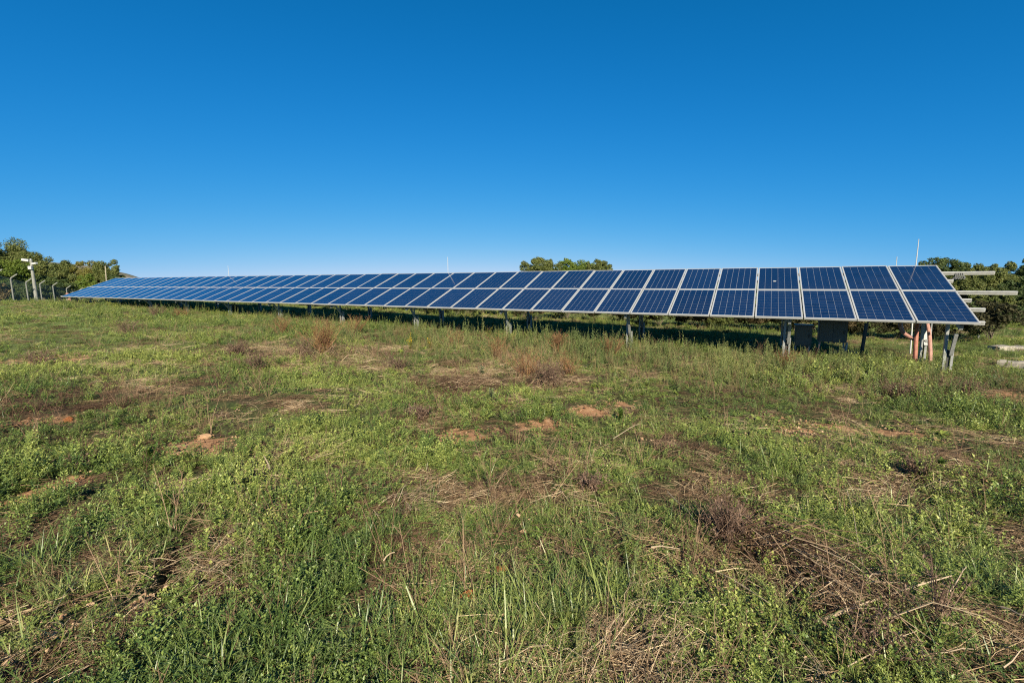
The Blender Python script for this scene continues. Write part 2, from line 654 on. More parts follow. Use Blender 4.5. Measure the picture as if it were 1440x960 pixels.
# ------------------------------------------------------------------ solar array
PITCHX = 1.01
NCOL = 45
Z_EDGE = CAM_H - .884                     # top face of the lower panel edge
GB = gz(ARX, ARY)
arr = empty('solar_array', (ARX, ARY, GB), -AZ)
tag(arr, 'long tilted row of blue solar panels two high on steel legs', 'solar array')
ZE = Z_EDGE - GB


def a2w(x, y):
    """array local plan (x to the right, y to the back) to world"""
    return (ARX - x * ROW[0] + y * PERP[0], ARY - x * ROW[1] + y * PERP[1])


def lgz(x, y):
    return gz(*a2w(x, y)) - GB


ct, st_ = math.cos(TILT), math.sin(TILT)


def slant(x, s, d=0.0):
    """point on the table: x along the row, s up the slope, d along the normal"""
    return Vector((x, s * ct - d * st_, ZE + s * st_ + d * ct))


PW, PH, FT, LIP = .988, 1.650, .042, .024
# laminate
mb = MB()
mb.box((LIP * .5, LIP * .5, -.012), (PW - LIP * .5, PH - LIP * .5, -.005))
me_lam = mb.mesh('solar_panel', M_BACK)
mb = MB()
mb.box((0, 0, -FT), (LIP, PH, 0))
mb.box((PW - LIP, 0, -FT), (PW, PH, 0))
mb.box((LIP, 0, -FT), (PW - LIP, LIP, -.0008))
mb.box((LIP, PH - LIP, -FT), (PW - LIP, PH, -.0008))
me_frame = mb.mesh('frame', M_ALU)
IX, IY = PW - 2 * LIP - .012, PH - 2 * LIP - .03
CX, CY = IX / 6, IY / 10
GXG, GYG = .0050, .0062


def cell_box(mb, x, y, hx, hy):
    vs = [(x - hx, y - hy, -.0045), (x + hx, y - hy, -.0045), (x + hx, y + hy, -.0045), (x - hx, y + hy, -.0045),
          (x - hx, y - hy, -.0025), (x + hx, y - hy, -.0025), (x + hx, y + hy, -.0025), (x - hx, y + hy, -.0025)]
    mb.add(vs, [(4, 5, 6, 7), (0, 1, 5, 4), (1, 2, 6, 5), (2, 3, 7, 6), (3, 0, 4, 7)])


mb = MB()
cell_box(mb, 0, 0, CX / 2 - GXG / 2, CY / 2 - GYG / 2)
me_cell = mb.mesh('cell', M_CELL)
mb = MB()
centres = []
for i in range(6):
    for j in range(10):
        c = (LIP + .006 + CX * (i + .5), LIP + .015 + CY * (j + .5))
        centres.append(c)
        cell_box(mb, c[0], c[1], CX / 2 - GXG / 2, CY / 2 - GYG / 2)
me_cells = mb.mesh('cell_grid', M_CELL)

single = {(0, 0), (1, 0), (0, 1), (2, 0), (1, 1)}
for n_ in range(NCOL):
    for k in range(2):
        p = link('solar_panel', me_lam, arr)
        x0 = -(n_ + 1) * PITCHX + (PITCHX - PW) / 2
        p.location = slant(x0 + random.uniform(-.003, .003), k * (PH + .022) + random.uniform(-.003, .003), random.uniform(-.003, .004))
        p.rotation_euler = (TILT + R(random.uniform(-.2, .2)), R(random.uniform(-.15, .15)), 0)
        link('frame', me_frame, p)
        if (n_, k) in single:
            for cx_, cy_ in centres:
                link('cell', me_cell, p, (cx_, cy_, 0))
        else:
            g = link('cell_grid', me_cells, p)
            g['kind'] = 'stuff'

# droppings on two panels
for px, s, sz in ((-3.62, 2.25, .028), (-9.35, 1.85, .02)):
    mb = MB()
    ring = [Vector((math.cos(a) * sz * random.uniform(.6, 1.3) * 1.3, math.sin(a) * sz * random.uniform(.5, 1.0), 0)) for a in np.linspace(0, 6.28, 11)[:-1]]
    q = Euler((TILT, 0, 0)).to_matrix()
    c = slant(px, s, .001)
    up = q @ Vector((0, 0, .006))
    low = [c + q @ v for v in ring]
    mb.add([c + up] + low, [(0, i + 1, (i + 1) % 10 + 1) for i in range(10)])
    mb.build('bird_dropping', M_DROP, arr)

# rails (purlins), two of them running on past the last panel
L = NCOL * PITCHX
for s, over in ((.16, .10), (.80, .27), (1.28, .17), (1.72, 1.02), (2.42, .12), (2.93, .98)):
    mb = MB()
    q = Euler((TILT, 0, 0)).to_matrix().to_4x4()
    m = Matrix.Translation(slant(0, s, -FT)) @ q
    mb.box((-L - .58, -.024, -.075), (over, .024, -.046), m)
    mb.box((-L - .58, -.024, -.030), (over, .024, -.002), m)
    mb.box((-L - .57, .0, -.046), (over - .004, .021, -.030), m)
    mb.build('rail', M_RAIL, arr, slant(0, s, -.08))

# clamp bundle hanging on the upper rail
mb = MB()
for k in range(5):
    a = slant(.28 + .03 * k, 2.93, -.05)
    b = slant(.20 + .05 * k, 2.75, -.16)
    mb.tube([a, (a + b) / 2 + Vector((.03, 0, -.06)), b, b + Vector((.03, 0, .05))], .012, 5)
mb.build('cable_loop', M_WIRE, arr)


def leg_post(x, y, zg, zs, wdt=.165):
    """two pale angle bars clamped round a dark core"""
    mb = MB()
    for sg in (-1, 1):
        xa = x + sg * (wdt / 2 - .021)
        mb.box((xa - .021, y - .045, zg - .35), (xa + .021, y - .037, zs))
        mb.box((xa + sg * .013, y - .036, zg - .35), (xa + sg * .021, y + .045, zs - .001))
    o = mb.build('post', M_STEEL, arr, (x, y, zg))
    mb = MB()
    mb.box((x - wdt / 2 + .044, y - .01, zg - .35), (x + wdt / 2 - .044, y + .03, zs - .03))
    mb.build('core', M_DARKST, o, (x, y, zg)).location = (0, 0, 0)


for i, n_ in enumerate([.25, 3.26, 7.16, 11.15, 15.07, 19.0, 23.0, 26.9, 30.8, 34.7, 38.6, 42.4, 44.6]):
    x = -n_ * PITCHX
    # sloping rafter under the rails
    mb = MB()
    mb.bar(slant(x, .08, -FT - .125), slant(x, 3.22, -FT - .125), .06, .09, up=(0, 0, 1))
    mb.build('rafter', M_STEEL, arr, slant(x, 1.6, -.17))
    legs = [(x, .70, -.38, .50, .165)]
    legs.append((x - .32, 1.15, .55, .62, .12) if i == 0 else (x, 2.25, -.5, .62, .165))
    for lx, y, f_off, stub, wdt in legs:
        zg = lgz(lx, y)
        ztop = ZE + y * st_ / ct - .20
        zs = zg + min(stub, max(.12, (ztop - zg) * .55))
        leg_post(lx, y, zg, zs, wdt)
        mb = MB()
        mb.box((lx - wdt / 2 - .004, y - .048, zs - .30), (lx - wdt / 2 + .046, y - .046 + .002, ztop))
        mb.box((lx - wdt / 2 - .004, y - .043, zs - .02), (lx - wdt / 2 + .004, y + .03, ztop - .002))
        mb.build('strut', M_STEEL, arr, (lx, y, zs))
        yb = y + f_off
        zb = ZE + yb * st_ / ct - .17
        if i == 0 and y < 1: yb, zb = y + f_off * .60, zs - .14 + (zb - zs + .14) * .66   # the last brace ends free
        mb = MB()
        mb.bar((lx + .030, y - .05, zs - .14), (lx + .030, yb, zb), .05, .06, up=(1, 0, 0))
        mb.build('brace', M_STEEL, arr, (lx, y, zs - .1))

# lightning rods on the back edge
for px, ln, rad in ((1288, .72, .011), (629, .70, .010), (320, .66, .010)):
    # find x along the row where the back edge projects to px
    xs = np.linspace(1, -46, 2000)
    pts = np.array([[*a2w(x, 3.34 * ct), 0] for x in xs])
    rr = ray(px, 378)
    k = int(np.argmin(np.abs(pts[:, 0] / pts[:, 1] - rr[0] / rr[1])))
    b = slant(xs[k], 3.34, -.06)
    mb = MB()
    mb.tube([b + Vector((0, .01, -.25)), b + Vector((0, .01, .3)), b + Vector((0, .01, ln))], [rad * 1.1, rad, rad * .7], 6)
    mb.build('lightning_rod', M_WHITE, arr, b)


# ------------------------------------------------------------------ things under and beside the array
def array_point(x, y, z=None):
    wx, wy = a2w(x, y)
    return Vector((wx, wy, gz(wx, wy) if z is None else z))


def row_x(px, y):
    """place along the row (array local x) seen at column px, y metres behind the lower edge"""
    xs = np.linspace(3, -46, 4000)
    W = np.array([a2w(x, y) for x in xs])
    r_ = ray(px, 470)
    return float(xs[int(np.argmin(np.abs(W[:, 0] / W[:, 1] - r_[0] / r_[1])))])


def cabinet(px0, px1, pytop, pybot, y, label, legs, door):
    x0, x1 = row_x(px0, y), row_x(px1, y)
    if x0 > x1: x0, x1 = x1, x0
    c = array_point((x0 + x1) / 2, y)
    zt = at_y((px0 + px1) / 2, pytop, c.y).z
    zb = at_y((px0 + px1) / 2, pybot, c.y).z
    e = empty('electrical_cabinet', (c.x, c.y, c.z), -AZ)
    tag(e, label, 'cabinet')
    hw = (x1 - x0) / 2
    mb = MB()
    mb.box((-hw, 0, zb - c.z), (hw, .28, zt - c.z))
    mb.build('body', M_CAB, e)
    mb = MB()
    mb.box((-hw - .02, -.03, zt - c.z + .001), (hw + .02, .31, zt - c.z + .025))
    mb.build('rain_hood', M_CABD if door == 2 else M_CAB, e)
    mb = MB()
    if door == 2:
        mb.box((-hw + .02, -.018, zb - c.z + .03), (-.004, -.001, zt - c.z - .03))
        mb.box((.004, -.018, zb - c.z + .03), (hw - .02, -.001, zt - c.z - .03))
    else:
        mb.box((-hw + .02, -.018, zb - c.z + .03), (hw - .02, -.001, zt - c.z - .03))
    mb.build('door', M_CAB, e)
    mb = MB()
    mb.box((hw - .08, -.034, (zb + zt) / 2 - c.z - .05), (hw - .055, -.019, (zb + zt) / 2 - c.z + .05))
    mb.build('latch', M_BLACK, e)
    for lx in legs:
        mb = MB()
        mb.box((lx * hw - .02, .1, -.2), (lx * hw + .02, .14, zb - c.z - .001))
        mb.build('leg', M_STEEL, e)
    mb = MB()
    for q in range(4):
        xx = -hw * .6 + q * hw * .4
        mb.tube([(xx, .14, zb - c.z + .002), (xx, .14, zb - c.z - .05)], .018, 8)
    mb.build('cable_gland', M_POSTC, e)
    return e


cabinet(1118, 1142, 458, 486, 1.55, 'smaller grey electrical cabinet in the shade, beside the double leg', (-.8, .8), 1)
cabinet(1151, 1192, 452, 481, 1.75, 'larger grey electrical cabinet in the shade, nearer the right end', (-.85, .85), 2)

# rusty pallet and pale bracket by the cabinet's right foot
p = array_point(row_x(1188, 1.5), 1.5)
e = empty('rusty_tray', (p.x, p.y, p.z), -AZ)
tag(e, 'small rusty tray lying in weeds below the larger cabinet', 'tray')
mb = MB()
mb.box((-.2, -.12, .08), (.16, .15, .10))
mb.build('base', M_RUST, e)
mb = MB()
mb.box((-.2, -.145, .06), (.16, -.122, .16)); mb.box((-.2, .152, .06), (.16, .175, .16))
mb.box((-.225, -.145, .06), (-.202, .175, .16)); mb.box((.162, -.145, .06), (.185, .175, .16))
mb.build('rim', M_ROCK, e)
p = array_point(row_x(1190, 1.65), 1.62)
mb = MB()
mb.bar((0, 0, .02), (.03, 0, .34), .05, .03)
mb.bar((.02, -.02, .12), (.26, -.10, .09), .03, .03)
o = mb.build('steel_bracket', M_WHITE)
o.location = (p.x, p.y, p.z)
tag(o, 'pale L-shaped bracket standing by the larger cabinet', 'bracket')

# dark leaning stake
p = array_point(row_x(1213, 2.6), 2.6)
mb = MB()
mb.bar((0, 0, -.2), (.08, 0, .85), .06, .06)
o = mb.build('steel_stake', M_DARKST)
o.location = p
tag(o, 'dark leaning stake in the gap right of the cabinets', 'stake')


def conduit(pts, rad, mat, label):
    """corrugated pipe along a polyline of world points"""
    pts = [Vector(q) for q in pts]
    # smooth by Catmull-Rom
    dense = []
    P = [pts[0] * 2 - pts[1]] + pts + [pts[-1] * 2 - pts[-2]]
    for i in range(1, len(P) - 2):
        a, b, c, d = P[i - 1], P[i], P[i + 1], P[i + 2]
        m_ = max(6, int((c - b).length / .011))
        for k in range(m_):
            t = k / m_
            dense.append(.5 * ((2 * b) + (c - a) * t + (2 * a - 5 * b + 4 * c - d) * t * t + (3 * b - a - 3 * c + d) * t ** 3))
    dense.append(pts[-1])
    rads = [rad * (1.0 if i % 2 else .86) for i in range(len(dense))]
    mb = MB()
    mb.tube(dense, rads, 10)
    base = pts[-1]
    o = mb.build('corrugated_conduit', mat, None, base)
    tag(o, label, 'conduit', 'corrugated cable conduits under the right end')
    return o


def cpath(pxs, y):
    out = []
    for px, py in pxs:
        wx, wy = a2w(row_x(px, y), y)
        out.append(at_y(px, py, wy))
    return out


def to_ground(pts):
    pts[-1].z = gz(pts[-1].x, pts[-1].y) - .06
    return pts


conduit(to_ground(cpath([(1300, 445), (1291, 456), (1288, 478), (1287, 508)], 1.5)), .047, M_PINK, 'dark red corrugated conduit dropping from the last panel seam')
conduit(to_ground(cpath([(1299, 446), (1304, 457), (1307, 475), (1309, 511)], 1.65)), .046, M_PINKL, 'faded pink corrugated conduit right of the paired posts')
conduit(cpath([(1268, 440), (1266, 455), (1270, 467), (1278, 473), (1288, 478)], 1.9), .048, M_PINKL, 'faded pink corrugated conduit sagging sideways under the panels')
conduit(to_ground(cpath([(94, 412), (96.5, 417), (99, 423)], .8)), .09, M_PINKL, 'faded pink conduit at the far left end of the array')

t, b = at_y(1261.3, 361, 30), at_y(1261.0, 392, 30)
mb = MB()
mb.tube([(b.x, b.y, gz(b.x, b.y) - .2), (t.x, t.y, t.z)], .02, 6)
o = mb.build('slender_rod', M_WHITE, None, (b.x, b.y, gz(b.x, b.y)))
tag(o, 'slender white rod behind the array, left of the tall lightning rod', 'rod')

# thin bare stakes and posts behind the right end
for px, pt, pb, Y, lab in ((1377, 454, 478, 15.0, 'thin grey stake in the weeds right of the last panel'),
                           (1310.5, 450, 470, 14.0, 'thin grey stake seen under the last panel'),
                           (1283, 452, 476, 12.2, 'white stake under the last panel, left of the conduits')):
    t, b = at_y(px, pt, Y), at_y(px, pb, Y)
    z0 = gz(b.x, b.y)
    mb = MB()
    mb.tube([(b.x, b.y, z0 - .3), (t.x, t.y, t.z)], .022, 6)
    o = mb.build('thin_stake', M_STEEL if px != 1283 else M_WHITE, None, (b.x, b.y, z0))
    tag(o, lab, 'stake')


# ------------------------------------------------------------------ stones, slabs, clods
def rock(name, loc, size, mat, label, cat, seed, group=None, flat=1.0, sub=3):
    bm = bmesh.new()
    bmesh.ops.create_icosphere(bm, subdivisions=sub, radius=1)
    rnd = random.Random(seed)
    planes = [(Vector((rnd.gauss(0, 1), rnd.gauss(0, 1), rnd.gauss(0, 1))).normalized(), rnd.uniform(.55, .9)) for _ in range(9)]
    for v in bm.verts:
        for n_, d in planes:
            k = v.co.dot(n_) - d
            if k > 0: v.co -= n_ * k * .9
        v.co *= 1 + .05 * rnd.uniform(-1, 1)
        v.co = Vector((v.co.x * size[0], v.co.y * size[1], v.co.z * size[2]))
    me = bpy.data.meshes.new(name)
    bm.to_mesh(me)
    bm.free()
    me.materials.append(mat)
    o = link(name, me, None, loc)
    o.rotation_euler = (rnd.uniform(-.15, .15), rnd.uniform(-.15, .15), rnd.uniform(0, 6))
    tag(o, label, cat, group)
    return o


for k, (px, py, sx, lab, mat) in enumerate([
        (706, 806, .045, 'red clay clod in the near weeds, the right one of two', M_CLAY),
        (659, 842, .055, 'flatter red clay clod in grass, nearer and left', M_CLAY)]):
    p = at(px, py)
    rock('clay_clod', p + Vector((0, 0, .02)), (sx, sx * .8, sx * .75), mat, lab, 'clod', 50 + k, 'red clay clods in the near grass')
for k, (px, py, sx, lab) in enumerate([
        (287, 616, .075, 'orange brown rock on the bare soil patch, topmost'),
        (247, 640, .05, 'small tan stone at the lower left edge of the bare patch'),
        (276, 640, .05, 'small tan stone at the lower middle of the bare patch'),
        (80, 690, .055, 'pale stone on the bare soil at the left edge'),
        (1325, 664, .055, 'pale pink stone among green leaves at right'),
        (1115, 536, .10, 'small white stone in the weeds before the cabinets'),
        (1332, 490, .09, 'white stone in the weeds beside the last leg'),
        (96, 592, .07, 'red brown clod on the left side of the field')]):
    p = at(px, py)
    rock('field_stone', p + Vector((0, 0, sx * .25)), (sx, sx * .7, sx * .55), M_ROCK if k not in (7,) else M_CLAY, lab, 'stone', 80 + k, 'loose stones in the field')


def slab(px0, py0, px1, py1, wdt, h, label, seed):
    a, b = at(px0, py0), at(px1, py1)
    rnd = random.Random(seed)
    bm = bmesh.new()
    d = (b - a)
    L_ = d.length
    d.normalize()
    s = Vector((-d.y, d.x, 0))
    rings = []
    for i in range(15):
        t = i / 14
        c = a + d * (L_ * t)
        j = lambda m: rnd.uniform(-m, m)
        hh = h * (1 + .12 * math.sin(i * .7 + seed) + j(.03))
        ring = []
        for (u, v) in ((-.5, -.4), (-.5, .8), (-.38, 1), (.38, 1), (.5, .8), (.5, -.4)):
            q = c + s * (u * wdt + j(.006)) + Vector((0, 0, v * hh + j(.005)))
            q += d * j(.006)
            ring.append(bm.verts.new(q - a))
        rings.append(ring)
    for r0, r1 in zip(rings, rings[1:]):
        for k in range(6):
            bm.faces.new((r0[k], r0[(k + 1) % 6], r1[(k + 1) % 6], r1[k]))
    bm.faces.new(rings[0])
    bm.faces.new(rings[-1][::-1])
    bmesh.ops.recalc_face_normals(bm, faces=bm.faces)
    me = bpy.data.meshes.new('concrete_block')
    bm.to_mesh(me)
    bm.free()
    me.materials.append(M_CONC)
    o = link('concrete_block', me, None, a)
    tag(o, label, 'concrete block', 'concrete kerbs lying in the weeds')


slab(1404, 514, 1490, 522, .30, .14, 'nearer pale concrete kerb lying in weeds at right edge', 3)
slab(1396, 492, 1437, 493, .36, .13, 'farther pale concrete kerb lying in weeds at right', 4)


# ------------------------------------------------------------------ fence and camera mast at the left
def build_fence():
    kin = []
    for px, py, Y in ((-30, 380, 30.5), (-7, 386, 34.2), (14.9, 392, 38), (36.4, 397.6, 42), (56, 399.9, 46), (74.2, 402.2, 50), (93.4, 406.2, 54), (111, 409, 58.5), (128, 411.5, 63), (144, 414, 68)):
        kin.append(at_y(px, py, Y))
    base = kin[2]
    e = empty('chain_link_fence', (base.x, base.y, gz(base.x, base.y)))
    tag(e, 'chain link fence on pale posts with bent tops at left', 'fence')
    o0 = e.location
    d = (kin[-1] - kin[0])
    d.z = 0
    d.normalize()
    nrm = Vector((-d.y, d.x, 0))
    if nrm.x < 0: nrm = -nrm
    for k in kin:
        b = Vector((k.x, k.y, min(gz(k.x, k.y), k.z - 1.9) - .3))
        mb = MB()
        top = k + nrm * .42 + Vector((0, 0, .40))
        mb.tube([b - o0, k - o0, k + nrm * .05 + Vector((0, 0, .09)) - o0, top - o0], [.055, .05, .05, .04], 6)
        mb.build('fence_post', M_POSTC, e, b - o0)
    # woven wire, both diagonals, real wires
    mb = MB()
    for a, b in zip(kin, kin[1:]):
        L_ = (b - a).length
        nn = int(L_ / .085)
        H = 1.95
        for i in range(-int(H / .085), nn):
            for sgn in (1, -1):
                u0, u1 = i * .085, i * .085 + H
                v0, v1 = (0, H) if sgn > 0 else (H, 0)
                # clip to the bay
                if u0 < 0:
                    f = -u0 / H
                    v0 = v0 + (v1 - v0) * f
                    u0 = 0
                if u1 > L_:
                    f = (L_ - u0) / (u1 - u0)
                    v1 = v0 + (v1 - v0) * f
                    u1 = L_
                if u1 - u0 < .05: continue
                p_ = a.lerp(b, u0 / L_) + Vector((0, 0, v0 - H)) - o0
                q_ = a.lerp(b, u1 / L_) + Vector((0, 0, v1 - H)) - o0
                off = nrm * .07
                p_, q_ = p_ + off, q_ + off
                w_ = Vector((0, 0, .006))
                mb.add([p_ - w_, q_ - w_, q_ + w_, p_ + w_ , p_ + nrm * .008], [(0, 1, 2, 3), (0, 4, 3)])
    g = mb.build('wire_mesh', M_WIRE, e)
    g['kind'] = 'stuff'
    for f in (.0, .35, .95):
        mb = MB()
        mb.tube([k + nrm * (.42 * f) + Vector((0, 0, .40 * f)) - o0 for k in kin], .006, 4)
        mb.build('strand', M_WIRE, e)


build_fence()

b = at_y(51.3, 421, 37.0)
t = at_y(44.8, 366, 37.0)
e = empty('camera_mast', (b.x, b.y, gz(b.x, b.y)))
tag(e, 'pale grey mast with two white devices, standing by the fence', 'mast')
H = t.z - e.location.z
mb = MB()
mb.tube([(0, 0, -.3), (0, 0, H * .5), (0, 0, H)], [.13, .105, .085], 12)
mb.build('pole', M_POSTC, e, smooth=False)
mb = MB()
mb.bar((-.12, 0, H - .02), (-.62, -.05, H + .06), .22, .17)
f = mb.build('floodlight', M_WHITE, e)
mb = MB()
mb.bar((.08, 0, H - .28), (.48, -.05, H - .22), .15, .13)
mb.build('surveillance_camera', M_WHITE, e)
mb = MB()
mb.bar((-.15, 0, H - .06), (.12, 0, H - .22), .05, .05)
mb.build('arm', M_STEEL, e)
mb = MB()
mb.box((-.13, -.2, H - .72), (.13, -.08, H - .46))
mb.build('junction_box', M_WHITE, e)
mb = MB()
mb.tube([(0, 0, H), (0, 0, H + .12)], [.085, .06], 10)
mb.build('pole_cap', M_STEEL, e)
p = at_y(42.3, 421, 37.5)
mb = MB()
mb.tube([(0, 0, -.3), (0, 0, .22)], .09, 8)
o = mb.build('marker_post', M_WHITE)
o.location = (p.x, p.y, gz(p.x, p.y) + .1)
tag(o, 'short white marker post with black cap beside the mast', 'marker post')
mb = MB()
mb.tube([(0, 0, .221), (0, 0, .36)], .11, 8)
mb.build('cap', M_BLACK, o)
# bare pole standing in the trees
t, b = at_y(148, 374, 58), at_y(148.6, 400, 58)
mb = MB()
mb.tube([(b.x, b.y, gz(b.x, b.y) - .3), (t.x, t.y, t.z)], .055, 6)
o = mb.build('wooden_pole', solid('grey_wood', (.34, .29, .22), .85, 0, 9, .3), None, (b.x, b.y, gz(b.x, b.y)))
tag(o, 'thin bare wooden pole before the trees behind the array', 'pole')

# ------------------------------------------------------------------ trees
TREE_MATS = {
    'olive': veg_mat('olive_foliage', [(0, (.032, .055, .018)), (.4, (.080, .102, .026)), (.7, (.140, .152, .042)), (1, (.23, .215, .065))], .22, .6, .25, inst=False, nscale=.9),
    'green': veg_mat('bright_foliage', [(0, (.035, .070, .014)), (.4, (.095, .145, .022)), (.7, (.155, .20, .03)), (1, (.25, .27, .05))], .3, .55, .25, inst=False, nscale=.8),
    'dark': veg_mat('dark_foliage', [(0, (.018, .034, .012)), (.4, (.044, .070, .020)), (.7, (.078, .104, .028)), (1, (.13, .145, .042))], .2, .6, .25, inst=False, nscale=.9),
    'autumn': veg_mat('autumn_foliage', [(0, (.055, .060, .018)), (.4, (.125, .125, .030)), (.7, (.19, .17, .04)), (1, (.28, .22, .06))], .25, .6, .2, inst=False, nscale=.9),
    'scrubdark': veg_mat('dark_scrub_foliage', [(0, (.012, .014, .007)), (.4, (.035, .034, .016)), (.7, (.075, .068, .030)), (1, (.13, .115, .05))], .15, .7, .15, inst=False, nscale=1.2),  # darkest of the scrub leaf colours
    'scrub': veg_mat('dry_scrub_foliage', [(0, (.025, .020, .011)), (.4, (.075, .056, .028)), (.7, (.14, .105, .048)), (1, (.22, .18, .085))], .15, .7, .15, inst=False, nscale=1.2),
    'brown': veg_mat('brown_scrub_foliage', [(0, (.07, .050, .022)), (.4, (.13, .098, .045)), (.7, (.19, .15, .06)), (1, (.25, .20, .09))], .2, .65, .2, inst=False, nscale=1.2),
}


def leaf_cloud(rng, centres, radii, n, size, flat=.85, aspect=.55):
    """n folded leaf faces scattered through a set of clumps; 4 verts, 2 tris each"""
    k = rng.choice(len(centres), n, p=radii ** 2 / np.sum(radii ** 2))
    d = rng.normal(size=(n, 3))
    d /= np.linalg.norm(d, axis=1)[:, None]
    rad = rng.uniform(.35, 1.0, n) ** .5 * rng.uniform(.75, 1.12, n)
    P = centres[k] + d * (radii[k] * rad)[:, None] * np.array([1, 1, flat])
    nr = d * .7 + rng.normal(size=(n, 3)) * .55 + np.array([0, 0, .35])
    nr /= np.linalg.norm(nr, axis=1)[:, None]
    t = np.cross(nr, rng.normal(size=(n, 3)))
    t /= np.linalg.norm(t, axis=1)[:, None]
    b = np.cross(nr, t)
    s = size * rng.uniform(.6, 1.4, n)[:, None]
    V = np.stack([P - t * s, P + b * s * aspect + nr * s * .15, P + t * s, P - b * s * aspect + nr * s * .15], 1).reshape(-1, 3)
    i = np.arange(n)[:, None] * 4
    F = np.concatenate([i + np.array([[0, 1, 2]]), i + np.array([[0, 2, 3]])], 0)
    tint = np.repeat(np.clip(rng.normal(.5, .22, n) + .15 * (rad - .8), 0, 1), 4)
    return V, F, tint


def tree(name, base, height, rx, ry, mat, label, cat, seed, group=None, leaf=.12, n=5000, trunk=.3, blobs=34, cb=.25, ragged=.3, leaf_given=False):
    """base: ground point. Crown ellipsoid from cb*height to height."""
    rng = np.random.default_rng(seed)
    rnd = random.Random(seed)
    e = empty(name, base)
    tag(e, label, cat, group)
    rz = height * (1 - cb) / 2
    cz = height * cb + rz
    cen, rad = [], []
    for i in range(blobs):
        d = rng.normal(size=3)
        d /= np.linalg.norm(d)
        if d[2] < -.5: d[2] *= -.5
        f = rng.uniform(.30, .80)
        r = rng.uniform(.20, .36) * (1.15 - f * .5)
        cen.append((d[0] * rx * f, d[1] * ry * f, cz + d[2] * rz * f))
        rad.append(r * (rx + ry + rz) / 3)
    for i in range(int(blobs * ragged * 2)):           # small twigs that break the outline
        d = rng.normal(size=3)
        d /= np.linalg.norm(d)
        d[2] = abs(d[2])
        f = rng.uniform(.72, .93)
        cen.append((d[0] * rx * f, d[1] * ry * f, cz + d[2] * rz * f))
        rad.append(rng.uniform(.09, .18) * (rx + rz) / 2)
    cen, rad = np.array(cen), np.array(rad)
    V, F, tint = leaf_cloud(rng, cen, rad, int(n * 3.2), leaf * .66 if leaf_given else leaf * 1.12)
    z1, x1 = np.percentile(V[:, 2], 97.8), np.percentile(np.abs(V[:, 0]), 98.5)
    V[:, 2] = height * cb + (V[:, 2] - height * cb) * (height * (1 - cb)) / (z1 - height * cb)
    V[:, 0] *= rx / x1
    V[:, 2] = np.maximum(V[:, 2], -.15)
    link('crown', np_mesh('crown', V, F, mat, tint), e)
    mb = MB()
    th = height * cb + rz * .4
    lean = Vector((rnd.uniform(-.1, .1) * height, rnd.uniform(-.1, .1) * height, 0))
    r0 = .035 * height * trunk / .3
    mid = Vector((0, 0, th * .5)) + lean * .3
    tip = Vector((0, 0, th)) + lean
    mb.tube([(0, 0, -.3), mid, tip], [r0, r0 * .75, r0 * .45], 7)
    for i in range(min(blobs, 12)):
        c = Vector(cen[i])
        s = mid.lerp(tip, rnd.random())
        mb.tube([s, s.lerp(c, .55) + Vector((0, 0, .08 * height)), c], [r0 * .4, r0 * .22, r0 * .08], 5)
    mb.build('trunk', M_BARK, e)
    return e


def tree_px(name, px, pytop, halfw, Y, mat, label, seed, cat='tree', group=None, n=5000, cb=.2, leaf=None, ryf=.8, **kw):
    t = at_y(px, pytop, Y)
    g = gz(t.x, t.y)
    rx = halfw / FPX * Y * 1.05
    kw['leaf_given'] = leaf is not None
    if leaf is None: leaf = max(.03, Y * .0011)
    return tree(name, (t.x, t.y, g - .05), t.z - g, rx, rx * ryf, TREE_MATS[mat], label, cat, seed, group, leaf=leaf, n=n, cb=cb, **kw)


GL = 'trees beyond the fence at the left'
tree_px('broad_tree', -8, 342, 48, 66, 'olive', 'tallest olive green tree at the left edge behind the fence', 101, group=GL, n=12000, ragged=.1)
tree_px('broad_tree', 14, 351, 30, 70, 'olive', 'dense olive tree between the tallest one and the mast', 115, group=GL, n=11000, cb=.1, ragged=.15)
tree_px('broad_tree', 38, 357, 26, 64, 'olive', 'olive green tree just behind the mast, right shoulder of tallest', 102, group=GL, n=6000)
tree_px('broad_tree', 22, 368, 17, 58, 'green', 'bright yellow green tree between tallest tree and mast', 103, group=GL, n=5000)
tree_px('broad_tree', -18, 366, 26, 56, 'green', 'bright green tree at the very left edge, below the tallest', 104, group=GL, n=5000)
tree_px('broad_tree', 68, 372, 26, 62, 'olive', 'olive green tree right of the mast', 105, group=GL, n=8000, cb=.05)
tree_px('broad_tree', 92, 372, 30, 76, 'olive', 'dull olive tree before the bare rocks, second right of the mast', 106, group=GL, n=9000, cb=.05)
tree_px('broad_tree', 122, 372, 32, 74, 'autumn', 'brownish tree behind the left end of the array', 107, group=GL, n=9000, cb=.05)
tree_px('broad_tree', 146, 370, 20, 70, 'olive', 'last olive tree on the right of the left wood, by thin pole', 108, group=GL, n=7000, cb=.05)
tree_px('low_bush', 122, 389, 15, 62, 'green', 'bright green bush low before the brownish tree', 109, 'bush', group=GL, n=3500, cb=.0)
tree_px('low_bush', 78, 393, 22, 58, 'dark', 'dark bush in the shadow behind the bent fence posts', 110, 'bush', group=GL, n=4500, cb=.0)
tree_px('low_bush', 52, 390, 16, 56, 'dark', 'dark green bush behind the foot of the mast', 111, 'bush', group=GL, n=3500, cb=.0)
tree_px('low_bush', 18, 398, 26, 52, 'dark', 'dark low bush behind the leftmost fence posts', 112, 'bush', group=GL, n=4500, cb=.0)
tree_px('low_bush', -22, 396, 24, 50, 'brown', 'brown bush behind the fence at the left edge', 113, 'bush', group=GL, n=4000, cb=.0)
tree_px('low_bush', 158, 388, 12, 68, 'dark', 'dark bush at the right foot of the left wood', 114, 'bush', group=GL, n=3000, cb=.0)

